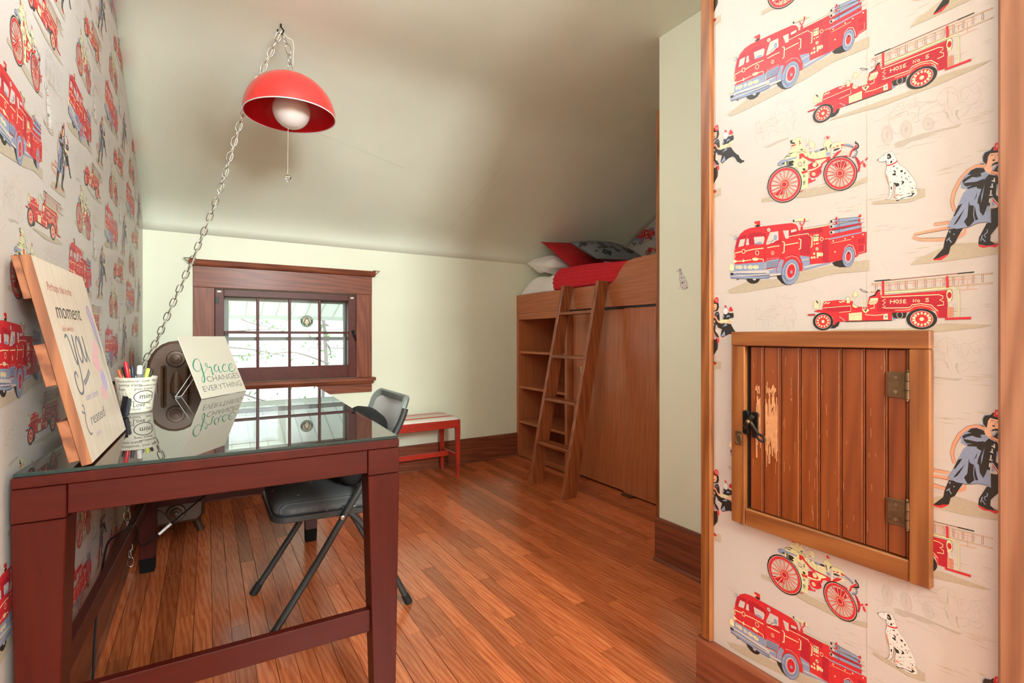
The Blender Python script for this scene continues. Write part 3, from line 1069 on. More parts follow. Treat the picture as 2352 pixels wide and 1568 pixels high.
def soft_slab(name, lp, levels, mat, parent, xf=None):
    """Stack of inset outlines: levels are (inset, z)."""
    cx = sum(p[0] for p in lp) / len(lp)
    cy = sum(p[1] for p in lp) / len(lp)
    V, Fc = [], []
    n = len(lp)
    hx = max(abs(p[0] - cx) for p in lp)
    hy = max(abs(p[1] - cy) for p in lp)
    for ins, z in levels:
        for p in lp:
            V.append(Vector((cx + (p[0] - cx) * (1 - ins / hx), cy + (p[1] - cy) * (1 - ins / hy), z)))
    for i in range(len(levels) - 1):
        for k in range(n):
            Fc.append((i * n + k, i * n + (k + 1) % n, (i + 1) * n + (k + 1) % n, (i + 1) * n + k))
    Fc.append(tuple(range(n))[::-1])
    Fc.append(tuple((len(levels) - 1) * n + k for k in range(n)))
    if xf is not None:
        V = [xf @ v for v in V]
    return link(name, mesh(name, V, Fc), mat, parent, True)


SX = Matrix.Translation((0.388, 2.045, 0.412)) @ Matrix.Rotation(math.radians(2.5), 4, 'Y')
soft_slab('seat_pan', rrect(-0.2, 0.17, -0.195, 0.195, 0.05), [(0.012, -0.018), (0.0, -0.012), (0.0, 0.006), (0.004, 0.008)], 'chair_tube', chair, SX)
soft_slab('seat_cushion', rrect(-0.194, 0.165, -0.19, 0.19, 0.05), [(0.006, 0.0085), (0.0, 0.016), (0.0, 0.03), (0.006, 0.045), (0.02, 0.055), (0.06, 0.061), (0.12, 0.063)], 'seat_cloth', chair, SX)
# back panel: curved sheet with a rolled rim, front side silver
BR_ = Matrix.Translation((0.635, 2.045, 0.735)) @ Matrix.Rotation(math.radians(20), 4, 'Y')
lp = rrect(-0.09, 0.09, -0.205, 0.205, 0.055, 8)
V, Fc = [], []
for x_, ins in ((-0.004, 0.03), (-0.012, 0.008), (-0.004, 0.0), (0.008, 0.0), (0.014, 0.008), (0.008, 0.03)):
    for (p, y_) in lp:
        k_ = 1 - ins / 0.205
        kz = 1 - ins / 0.09
        V.append(BR_ @ Vector((x_ + 0.9 * (y_ * k_) ** 2 * -1 + 0.035, y_ * k_, p * kz)))
n_ = len(lp)
for i in range(5):
    for k in range(n_):
        Fc.append((i * n_ + k, i * n_ + (k + 1) % n_, (i + 1) * n_ + (k + 1) % n_, (i + 1) * n_ + k))
link('back_rim', mesh('back_rim', V, Fc), 'chair_back_rim', chair, True)
V, Fc = [], []
nu_, nv_ = 12, 18
for s in (-0.0035, 0.0085):
    for i in range(nu_ + 1):
        for j in range(nv_ + 1):
            p, y_ = -0.068 + 0.136 * i / nu_, -0.183 + 0.366 * j / nv_
            # pull the corners in so the sheet stays inside the rim
            cx_, cy_ = max(0, abs(p) - 0.03) / 0.038, max(0, abs(y_) - 0.145) / 0.038
            if cx_ > 0 and cy_ > 0 and math.hypot(cx_, cy_) > 1:
                m_ = math.hypot(cx_, cy_)
                p = math.copysign(0.03 + 0.038 * cx_ / m_, p)
                y_ = math.copysign(0.145 + 0.038 * cy_ / m_, y_)
            V.append(BR_ @ Vector((s - 0.9 * y_ ** 2 + 0.035, y_, p)))
st_ = (nu_ + 1) * (nv_ + 1)
for s in range(2):
    for i in range(nu_):
        for j in range(nv_):
            a = s * st_ + i * (nv_ + 1) + j
            Fc.append((a, a + 1, a + nv_ + 2, a + nv_ + 1))
link('back_panel', mesh('back_panel', V, Fc), 'chair_silver', chair, True)
cushion('back_cushion', 0.517, 2.03, 0.616, 0.37, 0.335, 0.15, rot3((0, 1, 0), (0.42, 0, 0.90)), 'black_cloth', 'black cushion propped on the folding chair seat', 'cushion', seed=3, puff=0.5, rounded=0.22)

# ------------------------------------------------------------------ red bench
bench = thing('red_bench', (1.2, 3.49, 0), 'low red wooden bench with a red and cream striped seat by the skirting', 'bench')
bx0, bx1, by0, by1 = 0.72, 1.606, 3.318, 3.642
for x0 in (bx0, bx1 - 0.034):
    for y0 in (by0, by1 - 0.034):
        lg = hexa('leg', [(x0 + 0.004, y0 + 0.004, 0.07), (x0 + 0.03, y0 + 0.004, 0.07), (x0 + 0.03, y0 + 0.03, 0.07), (x0 + 0.004, y0 + 0.03, 0.07)], [(x0, y0, 0.372), (x0 + 0.034, y0, 0.372), (x0 + 0.034, y0 + 0.034, 0.372), (x0, y0 + 0.034, 0.372)], 'bench_red', bench, 0.002)
        hexa('leg_tip', [(x0 + 0.008, y0 + 0.008, 0.0), (x0 + 0.026, y0 + 0.008, 0.0), (x0 + 0.026, y0 + 0.026, 0.0), (x0 + 0.008, y0 + 0.026, 0.0)], [(x0 + 0.006, y0 + 0.006, 0.0698), (x0 + 0.028, y0 + 0.006, 0.0698), (x0 + 0.028, y0 + 0.028, 0.0698), (x0 + 0.006, y0 + 0.028, 0.0698)], 'bench_red', lg, 0.0015)
fr = box('seat_frame', bx0, bx1, by0, by1, 0.3725, 0.43, 'bench_red', bench, 0.003)
for k in range(4):
    box('moulding', bx0 + 0.01, bx1 - 0.01, by0 - 0.004, by0, 0.376 + 0.013 * k, 0.385 + 0.013 * k, 'bench_red', fr, 0.0015)
box('end_stretcher', bx1 - 0.026, bx1 - 0.010, by0 + 0.034, by1 - 0.034, 0.145, 0.172, 'bench_red', bench, 0.002)
box('end_stretcher', bx0 + 0.010, bx0 + 0.026, by0 + 0.034, by1 - 0.034, 0.145, 0.172, 'bench_red', bench, 0.002)
box('long_stretcher', bx0 + 0.027, bx1 - 0.027, 3.472, 3.488, 0.135, 0.172, 'bench_red', bench, 0.002)
soft_slab('seat_pad', rrect(bx0 + 0.004, bx1 - 0.004, by0 + 0.004, by1 - 0.004, 0.03), [(0.0, 0.431), (0.0, 0.438), (0.004, 0.444), (0.02, 0.450), (0.07, 0.455)], 'striped_ticking', bench)

# ------------------------------------------------------------------ cast-iron radiator
rad = thing('radiator', (-0.137, 3.36, 0), 'old bronze-brown cast-iron radiator standing in the corner behind the desk', 'radiator')
rc = -0.137


def radiator_mesh():
    out = []
    wd, top = 0.112, 1.012
    for x, z in ((-wd, 0.10), (-wd, 0.88)):
        out.append((x, z))
    for k in range(1, 12):
        a = PI - PI * k / 12
        out.append((wd * math.cos(a), 0.88 + 0.132 * math.sin(a)))
    out += [(wd, 0.88), (wd, 0.10), (0.09, 0.075), (-0.09, 0.075)]
    holes = []
    for cx in (-0.054, 0.054):
        hl = []
        for k in range(9):
            a = PI * k / 8
            hl.append((cx + 0.0135 * math.cos(a), 0.885 + 0.0135 * math.sin(a)))
        for k in range(9):
            a = PI + PI * k / 8
            hl.append((cx + 0.0135 * math.cos(a), 0.19 + 0.0135 * math.sin(a)))
        holes.append(hl)
    return outline_mesh('section', [out] + holes, 0.018, 0.014)


rm = radiator_mesh()
for v in rm.vertices:
    x, z, d = v.co
    v.co = (rc + x, d, z)
rm.update()
rm.materials.clear()
rm.materials.append(MATS['radiator_bronze'])
for i in range(6):
    o = link('section', rm, 'radiator_bronze', rad, True)
    o.location = (0, 3.165 + i * 0.076, 0)
for cx_, r_ in ((-0.088, 0.021), (0.0, 0.033), (0.088, 0.021)):
    tube('column', [(rc + cx_, 3.158, 0.17), (rc + cx_, 3.15, 0.22), (rc + cx_, 3.15, 0.80), (rc + cx_, 3.158, 0.86)], [r_ * 0.8, r_, r_, r_ * 0.8], 'radiator_bronze', rad, 16)
for z, r in ((0.932, 0.043), (0.125, 0.043)):
    lathe('end_boss', [(r, -0.02), (r, 0.006), (r * 0.92, 0.012), (r * 0.62, 0.013), (r * 0.55, 0.022), (r * 0.30, 0.024), (r * 0.26, 0.032), (0.002, 0.033)], 'radiator_bronze', rad, 24, Matrix.Translation((rc, 3.125, z)) @ Matrix.Rotation(PI / 2, 4, 'X'))
for s in (-1, 1):
    for y in (3.165, 3.545):
        tube('foot', [(rc + s * 0.07, y, 0.12), (rc + s * 0.088, y, 0.07), (rc + s * 0.10, y, 0.03), (rc + s * 0.112, y, 0.0)], [0.026, 0.021, 0.017, 0.02], 'radiator_bronze', rad, 10)

# ------------------------------------------------------------------ added fill globe (out of view) and pendant lamp
GC = Vector((0.24, 1.28, 2.14))
cl = thing('added_fill_globe', (GC.x, GC.y, ZC), 'unseen white globe added as fill light above the photographer', 'fill light')
lathe('fill_globe_rose', [(0.07, ZC - 0.02), (0.075, ZC - 0.012), (0.075, ZC - 0.0005)], 'white_trim', cl, 32, Matrix.Translation((GC.x, GC.y, 0)))
tube('stem', [(GC.x, GC.y, ZC - 0.02), (GC.x, GC.y, GC.z + 0.13)], 0.01, 'white_trim', cl, 10)
lathe('globe', [(0.01, -0.1395)] + [(0.14 * math.sin(PI * k / 16), -0.14 * math.cos(PI * k / 16)) for k in range(1, 16)] + [(0.01, 0.1395)], 'fill_globe_glow', cl, 32, Matrix.Translation(GC))

LC = Vector((0.322, 2.42, 2.045))
HK = Vector((0.282, 2.42, ZC))
lamp = thing('pendant_lamp', (LC.x, LC.y, ZC), 'red dome swag lamp hanging on a silver chain with a white globe bulb', 'lamp')
R = 0.193
prof_o, prof_i = [], []
for k in range(15):
    a = PI / 2 * k / 14
    prof_o.append((max(0.012, R * math.cos(a)), R * 0.955 * math.sin(a)))
    prof_i.append((max(0.012, (R - 0.004) * math.cos(a)), (R - 0.004) * 0.955 * math.sin(a)))
TL = Matrix.Translation(LC) @ Matrix.Rotation(math.radians(-2.0), 4, 'Y')
sh = link('shade', lathe_mesh('shade', prof_o, 56, TL), 'lamp_red', lamp, True)
link('shade_lining', lathe_mesh('shade_lining', prof_i, 56, TL), 'lamp_red_inside', sh, True)
for nm in ('shade', 'shade_lining'):
    me = bpy.data.meshes[nm]
    bm = bmesh.new()
    bm.from_mesh(me)
    big = [f for f in bm.faces if len(f.verts) > 4 and sum(v.co.z for v in f.verts) / len(f.verts) < LC.z + 0.05]
    bmesh.ops.delete(bm, geom=big, context='FACES_ONLY')
    bm.to_mesh(me)
    bm.free()
link('rim_edge', tube_mesh('rim_edge', [TL @ Vector(((R - 0.002) * math.cos(2 * PI * k / 56), (R - 0.002) * math.sin(2 * PI * k / 56), -0.001)) for k in range(56)], 0.0026, 6, True), 'white_trim', sh, True)
gl_ = [(0.004, -0.08)] + [(0.08 * math.sin(PI * k / 16), -0.08 * math.cos(PI * k / 16)) for k in range(1, 15)] + [(0.026, 0.078)]
lathe('globe_bulb', gl_, 'opal_glass', lamp, 36, Matrix.Translation((LC.x + 0.004, LC.y, LC.z + 0.025)))
lathe('socket', [(0.026, 0.10), (0.03, 0.11), (0.03, 0.165), (0.02, 0.18)], 'lamp_red_inside', lamp, 20, Matrix.Translation(LC))
lathe('shade_cap', [(0.016, 0.180), (0.018, 0.190), (0.006, 0.196)], 'nickel', lamp, 16, Matrix.Translation(LC))
tube('pull_string', [(LC.x - 0.01, LC.y, LC.z - 0.05), (LC.x - 0.012, LC.y, 1.78)], 0.0011, 'cord_clear', lamp, 5)
lathe('pull_ball', [(0.001, -0.0165)] + [(0.0165 * math.sin(PI * k / 10), -0.0165 * math.cos(PI * k / 10)) for k in range(1, 10)] + [(0.001, 0.0165)], 'crystal', lamp, 10, Matrix.Translation((LC.x - 0.012, LC.y, 1.763)), False)
lathe('ceiling_hook_plate', [(0.018, -0.004), (0.02, -0.002), (0.016, 0.0)], 'black_metal', lamp, 18, Matrix.Translation(HK))
tube('ceiling_hook', [HK + Vector(p) for p in ((0, 0, -0.002), (0, 0, -0.02), (0.012, 0, -0.032), (0.006, 0, -0.05), (-0.01, 0, -0.05), (-0.014, 0, -0.036))], 0.0035, 'black_metal', lamp, 8)
# chain links: one mesh, every link its own part
ring = []
for k in range(18):
    a = 2 * PI * k / 18
    ring.append((0.0115 * math.cos(a), 0, 0.0175 * math.sin(a) + (0.005 if math.sin(a) > 0 else -0.005)))
lkm = tube_mesh('chain_link', ring, 0.0021, 6, True)
lkm.materials.append(MATS['nickel'])
lkm.polygons.foreach_set('use_smooth', [True] * len(lkm.polygons))


def chain(pts, pitch=0.036):
    P = spline(pts, 24)
    d = [0.0]
    for a, b in zip(P, P[1:]):
        d.append(d[-1] + (b - a).length)
    n = int(d[-1] / pitch)
    j = 0
    for i in range(n):
        s = (i + 0.5) * d[-1] / n
        while j < len(d) - 2 and d[j + 1] < s:
            j += 1
        f = (s - d[j]) / max(1e-9, d[j + 1] - d[j])
        p = P[j].lerp(P[j + 1], f)
        t = (P[j + 1] - P[j]).normalized()
        q = t.to_track_quat('Z', 'Y').to_matrix().to_4x4()
        o = link('chain_link', lkm, 'nickel', lamp)
        o.matrix_basis = Matrix.Translation(p) @ q @ Matrix.Rotation(PI / 4 + (PI / 2 if i % 2 else 0) + random.uniform(-0.25, 0.25), 4, 'Z')


swag = [HK + Vector((-0.004, 0, -0.05)), (0.147, 2.532, 2.079), (0.042, 2.62, 1.69), (-0.06, 2.706, 1.395), (-0.129, 2.764, 1.215), (-0.198, 2.823, 1.034), (-0.246, 2.86, 0.93), (-0.29, 2.868, 0.80)]
chain(swag)
chain([(-0.29, 2.868, 0.80), (-0.302, 2.83, 0.5), (-0.303, 2.76, 0.30), (-0.29, 2.78, 0.02)])
chain([HK + Vector((0.002, 0, -0.052)), (LC.x - 0.01, LC.y, LC.z + 0.30), (LC.x, LC.y, LC.z + 0.192)])
tube('lamp_cord', spline([tuple(Vector(p) + Vector((0.004, -0.004, 0.006 * (-1) ** i))) for i, p in enumerate(swag)], 10), 0.0028, 'cord_clear', lamp, 6)
tube('lamp_cord', spline([HK + Vector((0.0, 0, -0.04)), HK + Vector((0.03, 0, -0.06)), (LC.x + 0.012, LC.y, LC.z + 0.33), (LC.x + 0.006, LC.y, LC.z + 0.194)], 8), 0.0026, 'cord_clear', lamp, 6)

# ------------------------------------------------------------------ things on the desk
def hmap(h, x, y):
    w_ = h[6] * x + h[7] * y + 1
    return ((h[0] * x + h[1] * y + h[2]) / w_, (h[3] * x + h[4] * y + h[5]) / w_)


def poly_mesh(name, polys, lift, M):
    """Flat inked shapes on a sheet: polygons in sheet metres, raised slightly one above the other."""
    V, Fc = [], []
    for k, pl in enumerate(polys):
        tri = tessellate_polygon([[Vector((p[0], p[1], 0)) for p in pl]])
        i0 = len(V)
        V += [M @ Vector((p[0], p[1], lift + 0.00001 * k)) for p in pl]
        Fc += [tuple(i0 + i for i in t) for t in tri]
    return mesh(name, V, Fc)


def sheet_text(s, x, y, width, height, lift, M, shear=0.0, bold=0.0):
    """Lettering fitted into a width and a cap height on a sheet."""
    me = text_mesh(s, 1.0, 'LEFT', shear, 1.0, 0.0, bold)
    xs = [v.co.x for v in me.vertices]
    x0, x1 = min(xs), max(xs)
    for v in me.vertices:
        v.co = M @ Vector((x + (v.co.x - x0) / (x1 - x0) * width, y + v.co.y / 0.7 * height, lift))
    me.update()
    return me


# ---- leaning white card: green brush lettering over thin grey capitals
g1, g2 = Vector((-0.016, 2.423, DZ)), Vector((0.163, 2.699, DZ))
eu = (g2 - g1).normalized()
back = Vector((-eu.y, eu.x, 0))
ev = (back * 0.105 + Vector((0, 0, 0.2615))).normalized()
en = eu.cross(ev)
CM = Matrix((eu, ev, en)).transposed().to_4x4()
CM.translation = g1 + Vector((0, 0, 0.0015))
card = thing('quote_card', (0.07, 2.58, DZ), 'white card sign reading Grace changes everything on a wire easel', 'sign')
box('card_panel', 0, 0.328, 0, 0.282, -0.004, 0.0, 'card_white', card, 0.0008, xf=CM)
HC = [0.000289713, -0.000116978, -0.00479393, -3.60196e-05, -0.000198108, 0.307878, -0.000123878, 6.01096e-05]
brush = [
    ('545,690 530,645 490,600 450,597 412,640 396,720 410,790 450,842 500,860 545,835 572,780', [8, 10, 12, 14, 24, 30, 26, 18, 10, 8, 8]),
    ('548,690 578,790 610,900 638,1000 640,1062 615,1094 590,1060 586,990 612,930 650,865 690,785', [28, 32, 34, 32, 26, 14, 12, 10, 8, 7, 7]),
    ('690,785 680,752 655,740 643,715 660,692 686,705 692,752 722,776 768,772 786,830 806,918 820,934 842,890', [10, 12, 14, 14, 14, 14, 14, 16, 20, 28, 26, 12, 7]),
    ('905,722 872,714 842,760 846,830 880,864 915,850 926,790 912,740', [8, 12, 26, 26, 12, 8, 8, 8]),
    ('922,745 940,830 965,876 985,880 1012,850', [26, 28, 18, 10, 7]),
    ('1085,742 1064,710 1030,730 1010,790 1032,850 1080,866 1122,848', [22, 10, 18, 26, 22, 10, 7]),
    ('1122,848 1165,808 1208,765 1214,712 1186,696 1152,740 1150,800 1182,856 1240,864 1280,810 1290,720', [8, 8, 8, 10, 12, 22, 28, 22, 12, 9, 6]),
]
pl_ = []
for t, wd in brush:
    P_ = [hmap(HC, *p) for p in pts2(t)]
    sp = spline([(p[0], p[1], 0) for p in P_], 5)
    ws = []
    for i in range(len(wd) - 1):
        ws += [wd[i] + (wd[i + 1] - wd[i]) * k / 5 for k in range(5)]
    ws.append(wd[-1])
    pl_.append(None)
    pl_[-1] = ([(p.x, p.y) for p in sp], [0.00024 * x for x in ws])


def strip_mesh(name, strips, lift, M):
    V, Fc = [], []
    for k, (p, wd) in enumerate(strips):
        rb = ribbon(p, wd)
        n = len(p)
        i0 = len(V)
        V += [M @ Vector((a, b, lift + 0.00002 * k)) for a, b in rb]
        for i in range(n - 1):
            Fc.append((i0 + i, i0 + i + 1, i0 + 2 * n - 2 - i, i0 + 2 * n - 1 - i))
    return mesh(name, V, Fc)


link('brush_lettering', strip_mesh('brush_lettering', pl_, 0.0004, CM), 'ink_teal', card)
link('capital_lettering', sheet_text('CHANGES', 0.0765, 0.0688, 0.238, 0.0255, 0.0003, CM, 0, -0.012), 'ink_grey', card)
link('capital_lettering', sheet_text('EVERYTHING', 0.029, 0.0283, 0.281, 0.0255, 0.0003, CM, 0, -0.012), 'ink_grey', card)
for off in (0.06, 0.10):
    p0 = CM @ Vector((off, 0.15, -0.006))
    p1 = g1 + eu * (off - 0.01) + back * 0.15 + Vector((0, 0, 0.003))
    tube('easel_wire', [p0, p1], 0.0016, 'wire_white', card, 6)
tube('easel_wire', [g1 + eu * 0.05 + back * 0.15 + Vector((0, 0, 0.003)), g1 + eu * 0.09 + back * 0.15 + Vector((0, 0, 0.003))], 0.0016, 'wire_white', card, 6)

# ---- wooden quote board leaning on the papered wall
B_ = 0.428
b1 = Vector((-0.198, 1.30, DZ + 0.004))
bu = Vector((0.007, 0.43, 0)).normalized()
bv = Vector((-0.092, 0, 0.418)).normalized()
bn = bu.cross(bv)
BM = Matrix((bu, bv, bn)).transposed().to_4x4()
BM.translation = b1
plaque = thing('quote_plaque', (-0.2, 1.52, DZ), 'pale wooden plaque with hand lettering about a moment leaning on the wallpaper', 'plaque')
pn = box('panel', 0, B_, 0, B_, -0.017, 0, 'board_wood', plaque, 0.001, xf=BM)
pn.data.materials.append(MATS['raw_edge'])
for p_ in pn.data.polygons:
    p_.material_index = 0 if p_.normal.dot(bn) > 0.9 else 1
for v0 in (0.012, 0.17, 0.345):
    box('batten', 0.006, B_ - 0.006, v0, v0 + 0.085, -0.036 if v0 < 0.3 else -0.030, -0.0172, 'batten_wood', plaque, 0.001, xf=BM)
T_ = lambda n, s, x, y, wd, h_, m, shear=0.25, bold=0.0: link(n, sheet_text(s, x, y, wd, h_, 0.0004, BM, shear, bold), m, plaque)
T_('lettering', 'Perhaps this is the', 0.048, 0.362, 0.195, 0.019, 'ink_rust', 0.35, -0.008)
T_('lettering', 'moment', 0.062, 0.304, 0.212, 0.037, 'ink_black', 0.2, -0.01)
T_('lettering', 'for which', 0.074, 0.276, 0.09, 0.013, 'ink_rust', 0.2, -0.008)
you = ['0.07,0.262 0.085,0.268 0.098,0.255 0.104,0.22 0.112,0.203 0.122,0.215 0.128,0.25 0.132,0.268 0.128,0.235 0.118,0.18 0.1,0.146 0.072,0.14 0.058,0.156 0.062,0.18 0.078,0.187 0.086,0.175',
       '0.165,0.262 0.15,0.25 0.147,0.222 0.158,0.205 0.175,0.215 0.182,0.24 0.174,0.262 0.16,0.262', '0.19,0.265 0.19,0.225 0.198,0.206 0.212,0.212 0.222,0.235 0.224,0.265 0.224,0.225 0.232,0.203',
       '0.118,0.162 0.15,0.168 0.2,0.186', '0.12,0.156 0.15,0.162 0.202,0.18']
strips = []
for t in you:
    P_ = [(p.x, p.y) for p in spline([(a, b, 0) for a, b in pts2(t)], 5)]
    strips.append((P_, [0.0055 if len(P_) > 30 else 0.0035] * len(P_)))
link('script_lettering', strip_mesh('script_lettering', strips, 0.0004, BM), 'ink_slate', plaque)
T_('lettering', 'have been', 0.1, 0.121, 0.125, 0.018, 'ink_lilac', 0.2, -0.01)
cs = ['0.052,0.118 0.062,0.112 0.052,0.1 0.036,0.106', '0.06,0.1 0.046,0.086 0.044,0.066 0.056,0.053 0.07,0.054']
strips = []
for t in cs:
    P_ = [(p.x, p.y) for p in spline([(a, b, 0) for a, b in pts2(t)], 5)]
    strips.append((P_, [0.0035] * len(P_)))
link('script_lettering', strip_mesh('script_lettering', strips, 0.0004, BM), 'ink_slate', plaque)
T_('lettering', 'reated', 0.086, 0.068, 0.15, 0.026, 'ink_slate', 0.15, -0.012)
T_('lettering', 'Esther', 0.104, 0.04, 0.05, 0.011, 'ink_lilac', 0.3, -0.008)
# painted feather and soft flower blots on the right-hand side
fp = spline([(a, b, 0) for a, b in pts2('0.36,0.335 0.378,0.345 0.392,0.33 0.4,0.3 0.404,0.26 0.4,0.22 0.392,0.235 0.378,0.27 0.366,0.3')], 6, True)
link('painted_feather', poly_mesh('painted_feather', [[(p.x, p.y) for p in fp]], 0.0003, BM), 'ink_lilac', plaque)
link('feather_outline', strip_mesh('feather_outline', [([(p.x, p.y) for p in fp] + [(fp[0].x, fp[0].y)], 0.0018), (pts2('0.376,0.34 0.388,0.29 0.398,0.2 0.4,0.1'), 0.0016), (pts2('0.35,0.28 0.37,0.25 0.385,0.16 0.39,0.06'), 0.0014)], 0.0005, BM), 'ink_slate', plaque)
rnd = random.Random(11)
for cx_, cy_, r_, mt in ((0.30, 0.2, 0.030, 'ink_pink'), (0.34, 0.235, 0.022, 'ink_pink'), (0.33, 0.15, 0.03, 'ink_lilac'), (0.29, 0.12, 0.022, 'ink_pink')):
    bl = [(cx_ + r_ * rnd.uniform(0.75, 1.1) * math.cos(2 * PI * k / 16), cy_ + r_ * rnd.uniform(0.75, 1.1) * math.sin(2 * PI * k / 16)) for k in range(16)]
    link('painted_flower', poly_mesh('painted_flower', [bl], 0.00015 + 0.00003 * rnd.random(), BM), mt, plaque)

# ---- lettered mug full of pens
MC = Vector((-0.209, 2.150, DZ))
mug = thing('lettered_mug', MC, 'cream mug covered in black handwriting with mimi in an oval', 'mug')
MH, MR0, MR1 = 0.120, 0.046, 0.061
mr = lambda z: MR0 + (MR1 - MR0) * (z / MH) ** 1.4
mp_ = [(0.03, 0.001), (MR0 - 0.004, 0.0005), (MR0, 0.005)] + [(mr(MH * k / 10), MH * k / 10) for k in range(1, 11)] + [(MR1 - 0.002, MH + 0.002), (MR1 - 0.004, MH)] + [(mr(MH * k / 10) - 0.004, MH * k / 10) for k in range(9, 0, -1)] + [(0.02, 0.008)]
lathe('mug_body', mp_, 'cream_ceramic', mug, 48, Matrix.Translation(MC))
hd = math.radians(158)
hdv = Vector((math.cos(hd), math.sin(hd), 0))
tube('mug_handle', spline([MC + hdv * 0.056 + Vector((0, 0, 0.10)), MC + hdv * 0.082 + Vector((0, 0, 0.1)), MC + hdv * 0.09 + Vector((0, 0, 0.07)), MC + hdv * 0.075 + Vector((0, 0, 0.035)), MC + hdv * 0.05 + Vector((0, 0, 0.025))], 5), 0.006, 'ink_black', mug, 8)
face_a = math.atan2(-MC.y, -MC.x)      # side that looks into the room


def on_mug(me, s0, z0):
    for v in me.vertices:
        z = z0 + v.co.y
        r_ = mr(max(0.004, min(MH, z))) + 0.0004
        a = face_a + (s0 + v.co.x) / 0.055
        v.co = MC + Vector((r_ * math.cos(a), r_ * math.sin(a), z))
    me.update()
    return me


for s, s0, z0, sz, shr in (('Unconditional  Love  Hugs', -0.058, 0.107, 0.0115, 0.4), ('yummy treats', -0.055, 0.094, 0.0125, 0.3), ('excellent cook', 0.006, 0.091, 0.011, 0.4), ('great listener', -0.006, 0.080, 0.011, 0.0), ('Fun', -0.056, 0.078, 0.017, 0.0), ('mimi', 0.008, 0.049, 0.026, 0.1), ('sense', -0.032, 0.037, 0.012, 0.2), ('spoil', -0.042, 0.025, 0.014, 0.2), ('Love', -0.012, 0.022, 0.021, 0.1), ('good food', -0.044, 0.010, 0.0135, 0.1), ('hugs', 0.034, 0.03, 0.01, 0.1), ('kisses', 0.034, 0.012, 0.01, 0.1)):
    link('handwriting', on_mug(text_mesh(s, sz, 'LEFT', shr), s0, z0), 'ink_black', mug)
for k in range(3):
    for q_, ch in enumerate('LOVE'):
        link('handwriting', on_mug(text_mesh(ch, 0.0105, 'LEFT'), -0.058 + 0.0125 * k, 0.067 - 0.0095 * q_), 'ink_black', mug)
ov = [(0.033 * math.cos(2 * PI * k / 40), 0.021 * math.sin(2 * PI * k / 40)) for k in range(41)]
oo = mesh('oval_line', [(a, b, 0) for a, b in ribbon(ov, 0.0024)], [(i, i + 1, 80 - i, 81 - i) for i in range(40)])
link('oval_line', on_mug(oo, 0.026, 0.055), 'ink_black', mug)

pens = [
    ('red-capped marker standing tallest in the mug', 'marker', -0.030, 0.012, 0.176, 0.0055, (-0.05, 0.06), ('pen_navy', 'pen_red'), 0.6),
    ('orange pen at the left edge of the mug', 'pen', -0.050, -0.012, 0.148, 0.004, (-0.10, -0.02), ('pen_orange', 'pen_orange'), 0.8),
    ('black ballpoint with silver tip leaning left in the mug', 'pen', -0.038, -0.024, 0.156, 0.004, (-0.14, 0.0), ('nickel', 'pen_black'), 0.75),
    ('lime highlighter on the left of the mug', 'highlighter', -0.020, -0.024, 0.148, 0.0065, (-0.06, 0.05), ('pen_lime', 'pen_lime'), 0.7),
    ('navy marker pen beside the lime highlighter in the mug', 'marker', -0.012, 0.000, 0.160, 0.005, (-0.04, 0.03), ('pen_navy', 'pen_navy'), 0.7),
    ('clear-topped grey marker in the middle of the mug', 'marker', 0.010, 0.014, 0.162, 0.0075, (0.03, 0.03), ('pen_grey', 'pen_white'), 0.8),
    ('plain grey marker right of the middle of the mug', 'marker', 0.016, -0.016, 0.150, 0.0065, (0.05, 0.0), ('pen_grey', 'pen_grey'), 0.7),
    ('pale green highlighter on the right of the mug', 'highlighter', 0.034, 0.000, 0.150, 0.006, (0.07, 0.02), ('pen_white', 'pen_lime'), 0.7),
    ('slim black pen at the right edge of the mug', 'pen', 0.046, -0.012, 0.146, 0.004, (0.13, 0.02), ('pen_black', 'pen_black'), 0.7),
]
side = Vector((-math.sin(face_a), math.cos(face_a), 0))
fore = Vector((math.cos(face_a), math.sin(face_a), 0))
for lb, ct, a, b, ztop, r_, ln, (m0, m1), spl in pens:
    top = MC + side * (a) + fore * b + Vector((0, 0, ztop))
    bot = MC + side * (a * 0.35 - ln[0] * 0.1) + fore * (b * 0.35) + Vector((0, 0, 0.012))
    e = thing('pen', bot, lb, ct, 'pens in the mug')
    mid = bot.lerp(top, spl)
    tube('barrel', [bot, mid], r_, m0, e, 10)
    tube('cap', [mid, top - (top - bot).normalized() * 0.004, top], [r_ * 1.12, r_ * 1.12, r_ * 0.7], m1, e, 10)

# ---- small things between the plaque and the mug
SM = Matrix.Translation((-0.272, 1.99, DZ)) @ Matrix.Rotation(math.radians(25), 4, 'Z')
stp = thing('stapler', (-0.272, 1.99, DZ), 'red and black stapler standing on end behind the plaque', 'stapler')
box('stapler_base', -0.010, 0.002, -0.012, 0.012, 0.0012, 0.10, 'pen_black', stp, 0.002, xf=SM)
box('stapler_arm', 0.0026, 0.020, -0.011, 0.011, 0.006, 0.092, 'pen_red', stp, 0.005, xf=SM, seg=2)
SM = Matrix.Translation((-0.232, 2.03, DZ)) @ Matrix.Rotation(math.radians(8), 4, 'Y') @ Matrix.Rotation(math.radians(30), 4, 'Z')
hld = thing('card_holder', (-0.232, 2.03, DZ), 'small slate-grey upright holder in front of the lettered mug', 'holder')
box('holder_back', -0.008, 0.002, -0.010, 0.010, 0.0016, 0.068, 'pen_black', hld, 0.002, xf=SM)
box('holder_front', 0.0025, 0.014, -0.009, 0.009, 0.003, 0.062, 'phone_slate', hld, 0.004, xf=SM)

